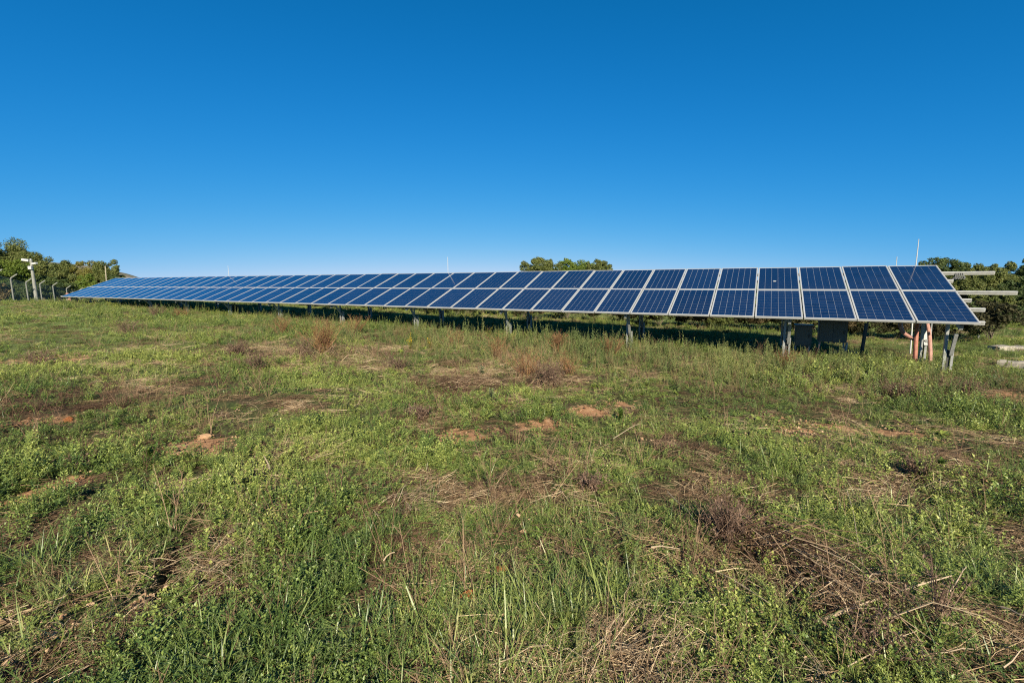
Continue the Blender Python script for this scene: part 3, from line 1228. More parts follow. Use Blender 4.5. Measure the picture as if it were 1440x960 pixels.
GC = 'tree tops behind the array'
tree_px('round_tree', 760, 365, 25, 44, 'olive', 'round olive tree top behind the middle of the array', 121, group=GC, n=7000, cb=.3, leaf=.08)
tree_px('feathery_tree', 795, 366, 13, 48, 'green', 'narrow feathery tree top next to the round one', 122, group=GC, n=3500, cb=.2, leaf=.09, ragged=.9)
tree_px('feathery_tree', 820, 369, 22, 50, 'green', 'lower feathery tree top in the middle of the clump', 123, group=GC, n=4500, cb=.2, leaf=.09, ragged=.9)
tree_px('feathery_tree', 842, 367, 17, 48, 'olive', 'rightmost tree top of the clump behind the array', 124, group=GC, n=4500, cb=.2, leaf=.09, ragged=.7)

GR = 'trees behind the right end of the array'
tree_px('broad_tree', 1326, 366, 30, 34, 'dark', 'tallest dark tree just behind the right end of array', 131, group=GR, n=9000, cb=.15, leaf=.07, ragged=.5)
tree_px('broad_tree', 1296, 377, 20, 33, 'olive', 'olive tree hidden behind the last panels', 132, group=GR, n=4000, cb=.1, leaf=.07)
tree_px('broad_tree', 1372, 375, 24, 29, 'olive', 'olive tree above the upper sticking out rail', 133, group=GR, n=9000, cb=.1, leaf=.06)
tree_px('broad_tree', 1412, 374, 26, 27, 'olive', 'bushy olive tree above the end of the long rail', 134, group=GR, n=10000, cb=.1, leaf=.06)
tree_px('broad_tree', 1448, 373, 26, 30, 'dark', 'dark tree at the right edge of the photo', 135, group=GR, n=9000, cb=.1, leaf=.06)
tree_px('broad_tree', 1500, 362, 40, 30, 'olive', 'olive tree past the right edge behind the dark one', 136, group=GR, n=6000, cb=.1, leaf=.07)
tree_px('low_bush', 1362, 390, 22, 23, 'olive', 'green bush between the two sticking out rails', 137, 'bush', group=GR, n=8000, cb=.0, leaf=.05)
tree_px('low_bush', 1396, 408, 26, 21, 'olive', 'olive bush just below the end of the long rail', 138, 'bush', group=GR, n=9000, cb=.0, leaf=.045)
tree_px('low_bush', 1432, 396, 30, 22, 'dark', 'dark bush at the right edge above the kerbs', 139, 'bush', group=GR, n=10000, cb=.0, leaf=.045)
tree_px('low_bush', 1352, 424, 24, 20.5, 'dark', 'dark bush right behind the lower corner of the array', 140, 'bush', group=GR, n=8000, cb=.0, leaf=.045)
tree_px('low_bush', 1418, 432, 30, 19.5, 'dark', 'dark broad bush low at right beyond the far kerb', 141, 'bush', group=GR, n=8000, cb=.0, leaf=.04)
tree_px('low_bush', 1475, 420, 36, 20, 'olive', 'olive bush beyond the kerbs, cut by the right edge', 142, 'bush', group=GR, n=6000, cb=.0, leaf=.045)
tree_px('low_bush', 1310, 430, 30, 22, 'dark', 'dark bush seen under the last panel', 143, 'bush', group=GR, n=5000, cb=.0, leaf=.05)

# scrub bushes standing behind the array, seen under the panels
GS = 'scrub bushes behind the array'
protos = []
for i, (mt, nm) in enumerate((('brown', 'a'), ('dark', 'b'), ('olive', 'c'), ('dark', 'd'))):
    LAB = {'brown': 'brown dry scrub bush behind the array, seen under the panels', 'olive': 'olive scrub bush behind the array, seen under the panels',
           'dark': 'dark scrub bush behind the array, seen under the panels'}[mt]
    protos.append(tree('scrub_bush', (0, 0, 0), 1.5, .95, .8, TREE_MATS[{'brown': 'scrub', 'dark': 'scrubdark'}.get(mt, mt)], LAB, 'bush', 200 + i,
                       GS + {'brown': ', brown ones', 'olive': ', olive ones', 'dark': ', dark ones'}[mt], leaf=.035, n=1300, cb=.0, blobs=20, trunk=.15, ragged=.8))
rs = random.Random(5)
spots = []
for i in range(84):
    x = -46 + 48.5 * (i + rs.uniform(-.4, .4)) / 83
    spots.append((x, rs.uniform(6.5, 8.0)))
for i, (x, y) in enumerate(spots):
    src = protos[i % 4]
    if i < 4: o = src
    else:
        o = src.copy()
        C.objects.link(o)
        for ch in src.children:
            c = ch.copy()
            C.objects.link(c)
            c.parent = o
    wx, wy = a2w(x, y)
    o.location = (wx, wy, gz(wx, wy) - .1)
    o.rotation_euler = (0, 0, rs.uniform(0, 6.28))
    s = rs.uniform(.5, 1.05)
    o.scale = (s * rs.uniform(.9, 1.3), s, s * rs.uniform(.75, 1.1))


# ------------------------------------------------------------------ ground cover: small plants instanced over the field
class Soup:
    """fast triangle collector for small plants"""

    def __init__(self): self.V, self.F, self.T, self.n = [], [], [], 0

    def add(self, verts, faces, tint):
        self.V.append(np.asarray(verts, float))
        self.F += [tuple(i + self.n for i in f) for f in faces]
        self.T += [tint] * len(verts)
        self.n += len(verts)

    def leaf(self, p, d, up, L_, wd, tint, curl=.15):
        """folded pointed leaf: 5 verts, 4 tris"""
        d = d / np.linalg.norm(d)
        s = np.cross(d, up)
        s = s / (np.linalg.norm(s) + 1e-6)
        n = np.cross(s, d)
        m = p + d * L_ * .45
        self.add([p, m + s * wd / 2 + n * wd * .18, p + d * L_ - n * L_ * curl, m - s * wd / 2 + n * wd * .18, m],
                 [(0, 1, 4), (1, 2, 4), (2, 3, 4), (3, 0, 4)], tint)

    def blade(self, p, az, L_, wd, bend, lean, tint, segs=3):
        d = np.array([math.cos(az), math.sin(az), 0])
        s = np.array([-math.sin(az), math.cos(az), 0])
        vs = []
        pos = np.array(p, float)
        ang = lean
        for i in range(segs + 1):
            f = i / segs
            wv = wd * (1 - f ** 1.6) + .0004
            if i == segs: vs.append(pos.copy())
            else:
                vs.append(pos - s * wv / 2)
                vs.append(pos + s * wv / 2)
            pos = pos + (d * math.sin(ang) + np.array([0, 0, math.cos(ang)])) * L_ / segs
            ang += bend / segs
        fs = []
        for i in range(segs - 1):
            a = i * 2
            fs += [(a, a + 1, a + 3, a + 2)]
        a = (segs - 1) * 2
        fs.append((a, a + 1, a + 2))
        self.add(vs, fs, tint)

    def stick(self, pts, r0, r1, tint, n=3):
        pts = [np.asarray(p, float) for p in pts]
        vs = []
        for i, p in enumerate(pts):
            d = pts[min(i + 1, len(pts) - 1)] - pts[max(i - 1, 0)]
            d = d / (np.linalg.norm(d) + 1e-9)
            a = np.cross(d, [.3, .5, .81])
            a /= np.linalg.norm(a) + 1e-9
            b = np.cross(d, a)
            r = r0 + (r1 - r0) * i / (len(pts) - 1)
            for k in range(n):
                t = 2 * math.pi * k / n
                vs.append(p + (a * math.cos(t) + b * math.sin(t)) * r)
        fs = []
        for i in range(len(pts) - 1):
            for k in range(n):
                fs.append((i * n + k, i * n + (k + 1) % n, (i + 1) * n + (k + 1) % n, (i + 1) * n + k))
        self.add(vs, fs, tint)

    def mesh(self, name, mat):
        me = bpy.data.meshes.new(name)
        me.from_pydata(np.concatenate(self.V).tolist(), [], self.F)
        a = me.attributes.new('leaf_tint', 'FLOAT', 'POINT')
        a.data.foreach_set('value', np.clip(np.array(self.T, dtype=np.float32), 0, 1))
        me.materials.append(mat)
        me.update()
        return me


UPV = np.array([0, 0, 1.0])
rp = random.Random(21)
U = rp.uniform


def plant_sprig(h=.11, stems=4, leafl=.024):
    s = Soup()
    for k in range(stems):
        az, ln = U(0, 6.28), U(.05, .7)
        p = np.array([U(-.04, .04), U(-.04, .04), -.01])
        H_ = h * U(.6, 1.25)
        nn = max(4, int(H_ / .016))
        d = np.array([math.cos(az) * math.sin(ln), math.sin(az) * math.sin(ln), math.cos(ln)])
        pts = [p + d * H_ * i / nn + np.array([math.cos(az), math.sin(az), 0]) * .012 * math.sin(3 * i / nn) for i in range(nn + 1)]
        s.stick([pts[0], pts[nn // 2], pts[-1]], .0016, .0008, .35)
        t0 = U(.25, .6)
        for i in range(1, nn + 1):
            a0 = i * 1.57 + U(-.3, .3) + az
            f = i / nn
            for sg in (0, math.pi):
                a = a0 + sg + U(-.3, .3)
                el = U(.05, .55) + .5 * f * f
                dd = np.array([math.cos(a) * math.cos(el), math.sin(a) * math.cos(el), math.sin(el)])
                s.leaf(pts[i], dd, UPV, leafl * U(.7, 1.25) * (1.15 - .5 * f), leafl * U(.34, .52), t0 + .45 * f - .1 + U(-.2, .2), U(.0, .25))
    return s


def plant_feather(h=.12, stems=5):
    """finely cut leaves, like wild carrot"""
    s = Soup()
    for k in range(stems):
        az, ln = U(0, 6.28), U(.3, 1.15)
        H_ = h * U(.6, 1.25)
        out = np.array([math.cos(az), math.sin(az), 0])
        sd = np.array([-math.sin(az), math.cos(az), 0])
        d = out * math.sin(ln) + UPV * math.cos(ln)
        t0 = U(.2, .7)
        nn = 7
        pts = [d * H_ * i / nn - UPV * .25 * H_ * (i / nn) ** 2 - UPV * .01 for i in range(nn + 1)]
        s.stick([pts[0], pts[nn // 2], pts[-1]], .0013, .0006, t0)
        for i in range(2, nn + 1):
            f = i / nn
            for sg in (-1, 1):
                L2 = H_ * .34 * (1.15 - f)
                dd = sd * sg + d * .55 + UPV * U(-.1, .35)
                dd /= np.linalg.norm(dd)
                for q in range(3):
                    b = pts[i] + dd * L2 * (q + .5) / 3
                    e = dd + np.array([U(-.9, .9), U(-.9, .9), U(-.2, .9)])
                    s.leaf(b, e, UPV, U(.008, .016), U(.004, .007), t0 + .3 * f + U(-.2, .2), .1)
    return s


def plant_grass(nb=13, L_=.17, wd=.0042, lean=.45):
    s = Soup()
    for k in range(nb):
        s.blade((U(-.025, .025), U(-.025, .025), -.012), U(0, 6.28), L_ * U(.5, 1.3), wd * U(.7, 1.3), U(.4, 2.0), U(0, lean), U(.2, .8) if U(0, 1) > .13 else 1.0, 3)
    return s


def plant_mat(n=22, rad=.08, l=.018):
    s = Soup()
    for k in range(n):
        a, r = U(0, 6.28), rad * math.sqrt(U(0, 1))
        z = U(.004, .035)
        p = np.array([math.cos(a) * r, math.sin(a) * r, z])
        b = U(0, 6.28)
        e = U(-.2, .6)
        s.leaf(p, np.array([math.cos(b) * math.cos(e), math.sin(b) * math.cos(e), math.sin(e)]), UPV, l * U(.7, 1.4), l * U(.5, .8), U(.2, .85), U(0, .2))
    return s


def plant_straw(n=15, rad=.12):
    s = Soup()
    main = U(0, 6.28)
    for k in range(n):
        a = main + U(-.9, .9) if U(0, 1) < .7 else U(0, 6.28)
        c = np.array([U(-rad, rad), U(-rad, rad), U(.002, .025)])
        L_ = U(.05, .28)
        d = np.array([math.cos(a), math.sin(a), U(-.06, .10)])
        bow = np.array([-d[1], d[0], 0]) * U(-.12, .12) * L_ + UPV * U(0, .08) * L_
        s.stick([c - d * L_ / 2, c + bow, c + d * L_ / 2], U(.0010, .0022), .0008, U(.05, 1.0))
    for k in range(10):
        c = np.array([U(-rad, rad), U(-rad, rad), U(.002, .012)])
        b = U(0, 6.28)
        s.leaf(c, np.array([math.cos(b), math.sin(b), U(-.2, .3)]), UPV, U(.012, .035), U(.005, .012), U(0, .6), U(0, .3))
    return s


def plant_stalk(n=4, h=.38, twig=5):
    s = Soup()
    for k in range(n):
        az, ln = U(0, 6.28), U(.05, .6)
        d = np.array([math.cos(az) * math.sin(ln), math.sin(az) * math.sin(ln), math.cos(ln)])
        p = np.array([U(-.03, .03), U(-.03, .03), -.02])
        H_ = h * U(.5, 1.25)
        t = U(.2, .9)
        bend = np.array([math.cos(az), math.sin(az), -.3]) * U(0, .12) * H_
        pts = [p, p + d * H_ * .5, p + d * H_ + bend]
        s.stick(pts, .0022, .0010, t)
        for j in range(twig):
            f = U(.35, 1)
            b = p + d * H_ * f + bend * f * f
            a2, e2 = U(0, 6.28), U(.4, 1.2)
            dd = np.array([math.cos(a2) * math.cos(e2), math.sin(a2) * math.cos(e2), math.sin(e2)])
            L2 = H_ * U(.08, .24)
            s.stick([b, b + dd * L2], .0012, .0006, t * .8)
            s.leaf(b + dd * L2, dd, UPV, U(.006, .014), .005, t * .7, 0)
    return s


def plant_tall(h=.42, stems=3):
    s = Soup()
    for k in range(stems):
        az, ln = U(0, 6.28), U(0, .28)
        d = np.array([math.cos(az) * math.sin(ln), math.sin(az) * math.sin(ln), math.cos(ln)])
        p = np.array([U(-.04, .04), U(-.04, .04), -.02])
        H_ = h * U(.6, 1.25)
        s.stick([p, p + d * H_], .0024, .0012, .3)
        nl = 24
        for i in range(nl):
            f = (i + 1) / nl
            a = i * 2.4 + U(-.4, .4)
            e = U(.2, 1.0)
            dd = np.array([math.cos(a) * math.cos(e), math.sin(a) * math.cos(e), math.sin(e)])
            L_ = U(.03, .06) * (1.2 - .6 * f)
            s.leaf(p + d * H_ * f, dd, UPV, L_, L_ * .34, U(.15, .6) + .35 * f, U(0, .25))
    return s


def plant_broad(n=6, L_=.11):
    s = Soup()
    for k in range(n):
        a = k * 2.4 + U(-.3, .3)
        e = U(.25, 1.0)
        d = np.array([math.cos(a) * math.cos(e), math.sin(a) * math.cos(e), math.sin(e)])
        sd = np.array([-math.sin(a), math.cos(a), 0])
        n_ = np.cross(sd, d) * -1
        l = L_ * U(.6, 1.2)
        wd = l * U(.3, .42)
        vs, fs = [], []
        prof = [.12, .5, .95, 1.0, .7, .0]
        t = U(.2, 1)
        for i, w_ in enumerate(prof):
            f = i / 5
            c = d * l * f - UPV * (.35 * l * f * f * math.cos(e))
            vs += [c - sd * wd * w_ / 2 + n_ * wd * .12 * w_, c, c + sd * wd * w_ / 2 + n_ * wd * .12 * w_]
        for i in range(5):
            q = i * 3
            fs += [(q, q + 1, q + 4, q + 3), (q + 1, q + 2, q + 5, q + 4)]
        s.add(vs, fs, t)
    return s


def plant_wisp(n=10, h=.26):
    s = Soup()
    for k in range(n):
        az = U(0, 6.28)
        s.blade((U(-.03, .03), U(-.03, .03), -.01), az, h * U(.5, 1.25), .0022, U(0, .9), U(0, .5), U(.1, .95), 3)
        if U(0, 1) < .5:
            ln = U(.05, .4)
            d = np.array([math.cos(az) * math.sin(ln), math.sin(az) * math.sin(ln), math.cos(ln)])
            H_ = h * U(.7, 1.2)
            s.stick([(0, 0, 0), d * H_], .0010, .0006, .5)
            for j in range(4):
                s.leaf(d * H_ * (1 - .06 * j), d + np.array([U(-.6, .6), U(-.6, .6), .2]), UPV, .014, .004, U(.4, 1), 0)
    return s


def crumbs(n=9, rad=.11):
    s = Soup()
    for k in range(n):
        r_ = U(.004, .016) * (1.6 if U(0, 1) < .12 else 1)
        c = np.array([U(-rad, rad), U(-rad, rad), r_ * .2])
        vs = []
        for q in range(6):
            d = [(1, 0, 0), (0, 1, 0), (-1, 0, 0), (0, -1, 0), (0, 0, .8), (0, 0, -.5)][q]
            vs.append(c + np.array(d) * r_ * U(.7, 1.3) + np.array([U(-.3, .3), U(-.3, .3), U(-.2, .2)]) * r_)
        s.add(vs, [(0, 1, 4), (1, 2, 4), (2, 3, 4), (3, 0, 4), (1, 0, 5), (2, 1, 5), (3, 2, 5), (0, 3, 5)], U(.1, 1))
    return s


M_CLAY2 = veg_mat('soil_crumb', [(0, (.12, .060, .032)), (.5, (.25, .145, .08)), (1, (.44, .31, .20))], 0, .95, .1)

SPECIES = [
    ('leafy_weeds', 'low leafy green weeds covering the field', M_SPRIG, [plant_sprig(U(.06, .15), rp.choice((2, 3, 4)), U(.014, .027)) for _ in range(10)]),
    ('feathery_weeds', 'finely cut feathery green weeds among the leafy ones', M_SPRIG, [plant_feather(U(.07, .15), rp.choice((4, 5, 7))) for _ in range(7)]),
    ('grass', 'tufts of green grass scattered over the field', M_GRASS, [plant_grass(rp.choice((10, 14, 18)), U(.08, .16), U(.0024, .0042), U(.7, 1.3)) for _ in range(10)]),
    ('clover', 'low mats of small green leaves', M_SPRIG, [plant_mat(24, .08, U(.016, .028)) for _ in range(5)]),
    ('straw_litter', 'dry straw and broken stalks lying on the soil', M_STRAW, [plant_straw(16, U(.08, .14)) for _ in range(7)]),
    ('dead_stalks', 'thin dead brown stalks standing in the weeds', M_STALK, [plant_stalk(rp.choice((3, 4, 5)), U(.20, .38)) for _ in range(6)]),
    ('tall_weeds', 'upright grey green weeds before and behind the array', M_SAGE, [plant_tall(U(.22, .42), rp.choice((2, 3, 4))) for _ in range(6)]),
    ('broad_leaved_weeds', 'bright broad leaved weeds among the grass', M_BROAD, [plant_broad(rp.choice((4, 6, 8)), U(.05, .10)) for _ in range(5)]),
    ('dry_grass', 'wispy dry brown grass in the field', M_WISP, [plant_wisp(rp.choice((8, 11)), U(.12, .24)) for _ in range(6)]),
    ('soil_crumbs', 'crumbs and clods of red soil on the bare patches', M_CLAY2, [crumbs() for _ in range(5)]),
]


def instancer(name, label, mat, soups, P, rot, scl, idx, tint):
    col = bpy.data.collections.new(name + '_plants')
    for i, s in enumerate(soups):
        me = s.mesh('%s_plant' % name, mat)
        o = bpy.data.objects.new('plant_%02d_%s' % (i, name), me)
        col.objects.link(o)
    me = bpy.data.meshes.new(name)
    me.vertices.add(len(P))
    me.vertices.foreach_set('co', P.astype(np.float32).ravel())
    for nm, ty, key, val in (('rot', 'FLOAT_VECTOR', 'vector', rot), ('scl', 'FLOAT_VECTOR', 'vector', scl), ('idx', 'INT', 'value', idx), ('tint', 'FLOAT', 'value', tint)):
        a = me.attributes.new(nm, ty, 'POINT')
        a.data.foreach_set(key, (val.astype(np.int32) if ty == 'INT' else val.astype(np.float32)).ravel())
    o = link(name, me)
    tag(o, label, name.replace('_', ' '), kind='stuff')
    ng = bpy.data.node_groups.new(name, 'GeometryNodeTree')
    ng.interface.new_socket('Geometry', in_out='INPUT', socket_type='NodeSocketGeometry')
    ng.interface.new_socket('Geometry', in_out='OUTPUT', socket_type='NodeSocketGeometry')
    gi, go = ng.nodes.new('NodeGroupInput'), ng.nodes.new('NodeGroupOutput')
    ip = ng.nodes.new('GeometryNodeInstanceOnPoints')
    ci = ng.nodes.new('GeometryNodeCollectionInfo')
    ci.inputs['Collection'].default_value = col
    ci.inputs['Separate Children'].default_value = True
    ci.inputs['Reset Children'].default_value = True
    ip.inputs['Pick Instance'].default_value = True

    def na(nm, ty):
        x = ng.nodes.new('GeometryNodeInputNamedAttribute')
        x.data_type = ty
        x.inputs['Name'].default_value = nm
        return x.outputs['Attribute']
    ng.links.new(gi.outputs[0], ip.inputs['Points'])
    ng.links.new(ci.outputs[0], ip.inputs['Instance'])
    ng.links.new(na('idx', 'INT'), ip.inputs['Instance Index'])
    er = ng.nodes.new('FunctionNodeEulerToRotation')
    ng.links.new(na('rot', 'FLOAT_VECTOR'), er.inputs[0])
    ng.links.new(er.outputs[0], ip.inputs['Rotation'])
    ng.links.new(na('scl', 'FLOAT_VECTOR'), ip.inputs['Scale'])
    ng.links.new(ip.outputs[0], go.inputs[0])
    md = o.modifiers.new('plants', 'NODES')
    md.node_group = ng
    return o


def build_cover(N=145000):
    g = RNG
    k = 1.35
    r0, r1 = .75, 58.0
    u = g.random(N)
    r = (r0 ** (2 - k) + u * (r1 ** (2 - k) - r0 ** (2 - k))) ** (1 / (2 - k))
    th = np.radians(g.uniform(-60, 60, N))
    x, y = r * np.sin(th), r * np.cos(th)
    # local array coordinates
    s = (x - ARX) * PERP[0] + (y - ARY) * PERP[1]
    t = (x - ARX) * ROW[0] + (y - ARY) * ROW[1]
    soil, straw = mask(E_SOIL, x, y), np.clip(mask(E_STRAW, x, y), 0, 1.1)
    bright, scrub, blades = mask(E_BRIGHT, x, y), mask(E_SCRUB, x, y), np.clip(mask(E_BLADES, x, y), 0, 1)
    n1, n2, n3, n4 = fbm(x, y, 1.6, 61), fbm(x, y, .55, 62), fbm(x, y, 4.5, 63), fbm(x, y, .9, 64)
    n5, n6 = fbm(x, y, 2.4, 65), fbm(x, y, .8, 66)
    con = lambda n_, c, w_: np.clip((n_ - c) / w_ + .5, 0, 1)
    strip = np.exp(-((s + 1.6) / 2.0) ** 2) * (t > -8) * (t < 47)       # taller growth in front of the array
    under = ((s > -.3) & (s < 9) & (t > -3) & (t < 48)).astype(float)
    behind = ((s >= 9) & (t > -14)).astype(float)
    straw_n = np.clip(.85 * straw + .5 * con(n4, .68, .10), 0, .9)
    right = np.clip(1 - t / 30, .3, 1) * np.clip((t + 1) / 4, .15, 1)                                  # the growth gets lower to the left
    dry = np.exp(-((s + .5) / .9) ** 2) * np.clip((t - 6) / 4, 0, 1) * (t < 48)
    W = np.stack([
        (1 - .9 * straw_n) * (1 - .75 * blades) * (.4 + 1.9 * con(n1, .50, .14)) * (1 + .6 * bright) * (1 + .5 * strip * right),     # leafy
        (1 - .85 * straw_n) * (.65 + 1.8 * con(n5, .50, .14)) * (1 + .3 * bright),  # feathery
        (.34 + 1.0 * con(n2, .56, .10) + 2.0 * blades) * (1 - .6 * straw_n),                                  # grass
        (.9 + .8 * bright + .5 * con(n3, .5, .2)) * (1 - .85 * straw_n),                      # clover
        .26 + 2.6 * straw_n + .25 * con(n5, .58, .12),                                          # straw
        .035 + .50 * scrub + .04 * con(n5, .58, .1) + .06 * straw_n,                             # dead stalks
        .06 + 1.2 * strip * right + .2 * scrub + .6 * under + .5 * behind,                       # tall weeds
        (.06 + .25 * con(n6, .62, .08) + .25 * bright) * (1 - .7 * straw_n),                   # broad
        .17 + .8 * scrub + .22 * strip + 1.5 * dry + .5 * con(n5, .60, .10) + .3 * under + .4 * behind + .25 * straw_n,   # wisps
        .02 + 1.6 * np.clip(soil, 0, 1),                                                         # crumbs of soil
    ], 1)
    W = W / W.sum(1)[:, None]
    sp = (W.cumsum(1) > g.random(N)[:, None]).argmax(1)
    keep = (sp == 9) | (g.random(N) > np.clip((soil + .9 * (fbm(x, y, .45, 67) - .5)) * 1.35 - .1, 0, .93))
    bald = (con(n4, .61, .08) * .60 + .50 * con(fbm(x, y, .28, 68), .55, .1) * (r < 9)) * (sp != 4) * (sp != 9)
    keep &= g.random(N) > bald
    # keep the big plants out of the metalwork line and away from the lens
    for sx, sy, sr in [(*at(1395 + 9 * q_, 516 + q_)[:2], .36) for q_ in range(6)] + [(*at(1392 + 9 * q_, 496)[:2], .4) for q_ in range(6)] + [(*at(1329, 523)[:2], .45)]:
        keep &= np.hypot(x - sx, y - sy) > sr * (.6 + .4 * fbm(x, y, .3, 90))
    keep &= furrow(x, y) < .002
    keep &= ~((r < 1.3) & np.isin(sp, (5, 6)))
    z = ground(x, y)
    patch = fbm(x, y, 1.1, 71)
    patch2 = fbm(x, y, 3.5, 72)
    for i, (name, label, mat, soups) in enumerate(SPECIES):
        q = np.where(keep & (sp == i))[0]
        n = len(q)
        P = np.stack([x[q], y[q], z[q]], 1)
        grow = 1 + np.clip((r[q] - 4) * .022, 0, .8)
        sc = g.uniform(.65, 1.3, n) * grow
        if i in (0, 1): sc *= (.6 + .9 * con(n1[q] * .6 + n3[q] * .4, .5, .22)) * (1 + .8 * strip[q] * right[q]) * np.clip(.30 + r[q] / 7, .52, 1)
        if i in (0, 1, 2): sc *= np.where(r[q] < 6, 1.22, 1.0)
        if i == 3: sc *= np.clip(.5 + r[q] / 12, .6, 1)
        if i == 7: sc *= np.clip(.35 + r[q] / 14, .45, 1)
        if i == 2: sc *= 1 + .65 * blades[q]
        if i == 2: sc *= np.clip(.75 + .4 * n3[q] + .3 * strip[q], .5, 1.2)
        if i in (6, 8): sc *= np.clip(.5 + .45 * dry[q] + .8 * strip[q] * right[q] + .25 * scrub[q] + .25 * behind[q] + .1 * under[q], .4, 1.5) / grow
        if i in (5,): sc /= grow
        scl = np.stack([sc, sc, sc * g.uniform(.8, 1.2, n)], 1)
        rot = np.stack([g.normal(0, .16, n), g.normal(0, .16, n), g.uniform(0, 6.28, n)], 1)
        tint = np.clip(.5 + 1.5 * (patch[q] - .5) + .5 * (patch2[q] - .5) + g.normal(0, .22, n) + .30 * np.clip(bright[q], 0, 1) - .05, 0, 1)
        if i in (0, 1, 2, 3): tint = np.clip(tint - .23 * np.clip((4.2 - r[q]) / 2, 0, 1) - (.1 if i == 2 else 0), 0, 1)  # foreground shade put into the colour: green plants darkened towards the camera
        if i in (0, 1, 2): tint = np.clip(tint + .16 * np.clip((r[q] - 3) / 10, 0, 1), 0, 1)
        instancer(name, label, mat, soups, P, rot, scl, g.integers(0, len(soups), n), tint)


build_cover()


# ------------------------------------------------------------------ plants and sticks one can point at
def soup_obj(name, s, mat, loc, label, cat, group=None):
    me = s.mesh(name, mat)
    o = link(name, me, None, loc)
    tag(o, label, cat, group)
    return o


def own_mat(base, name, t):
    """the same plant colours without instancing"""
    return base


M_STALK2 = veg_mat('fallen_stalk', [(0, (.035, .019, .013)), (.45, (.125, .073, .046)), (.8, (.33, .23, .14)), (1, (.60, .46, .31))], .03, .75, .15, inst=False)
M_STRAW2 = veg_mat('fallen_straw', [(0, (.12, .075, .05)), (.5, (.28, .20, .125)), (1, (.55, .43, .29))], .05, .7, .15, inst=False)
M_DEAD = veg_mat('dead_shrub_twig', [(0, (.05, .03, .024)), (.5, (.13, .08, .058)), (1, (.26, .18, .13))], .05, .75, .15, inst=False)
M_RUSSET = veg_mat('russet_weed', [(0, (.10, .045, .025)), (.5, (.22, .11, .055)), (1, (.34, .21, .10))], .15, .7, .15, inst=False)
M_YELLOW = veg_mat('yellow_flower', [(0, (.12, .13, .03)), (.45, (.22, .20, .04)), (.6, (.55, .38, .03)), (1, (.70, .50, .05))], .2, .6, .2, inst=False)
M_PALE = veg_mat('pale_thistle_leaf', [(0, (.12, .15, .08)), (.5, (.22, .25, .13)), (1, (.36, .37, .21))], .2, .6, .25, inst=False)
M_BIGGREEN = veg_mat('lone_weed_leaf', [(0, (.06, .11, .02)), (.5, (.12, .18, .03)), (1, (.22, .25, .05))], .3, .5, .3, inst=False)
M_STICK = veg_mat('bleached_stick', [(0, (.20, .14, .09)), (.5, (.38, .29, .20)), (1, (.56, .46, .34))], 0, .8, .2, inst=False)


def twig_shrub(h, wdt, n, leaves, droop=.0):
    s = Soup()
    for k in range(n):
        az, ln = U(0, 6.28), abs(rp.gauss(0, .42)) + .03
        d = np.array([math.cos(az) * math.sin(ln), math.sin(az) * math.sin(ln), math.cos(ln)])
        p = np.array([U(-.12, .12) * wdt, U(-.12, .12) * wdt, -.02])
        H_ = h * U(.55, 1.1)
        out = np.array([math.cos(az), math.sin(az), 0])
        t = U(.1, .9)
        P_ = [p + d * H_ * f + out * wdt * .12 * f * f - UPV * droop * H_ * f ** 3 for f in (0, .35, .7, 1)]
        s.stick(P_, max(.0034, .0042 * h / .5), .0012, t)
        for j in range(9):
            f = U(.3, 1)
            b = p + d * H_ * f + out * wdt * .12 * f * f - UPV * droop * H_ * f ** 3
            a2, e2 = U(0, 6.28), U(.2, 1.3)
            dd = np.array([math.cos(a2) * math.cos(e2), math.sin(a2) * math.cos(e2), math.sin(e2)])
            L2 = H_ * U(.08, .26)
            s.stick([b, b + dd * L2], .0018, .0007, t * .8)
            for q in range(leaves):
                c = b + dd * L2 * U(.3, 1)
                s.leaf(c, rp.choice((1, -1)) * dd + np.array([U(-1, 1), U(-1, 1), U(-.2, .8)]), UPV, U(.012, .03), U(.006, .013), U(.2, 1), .1)
    return s


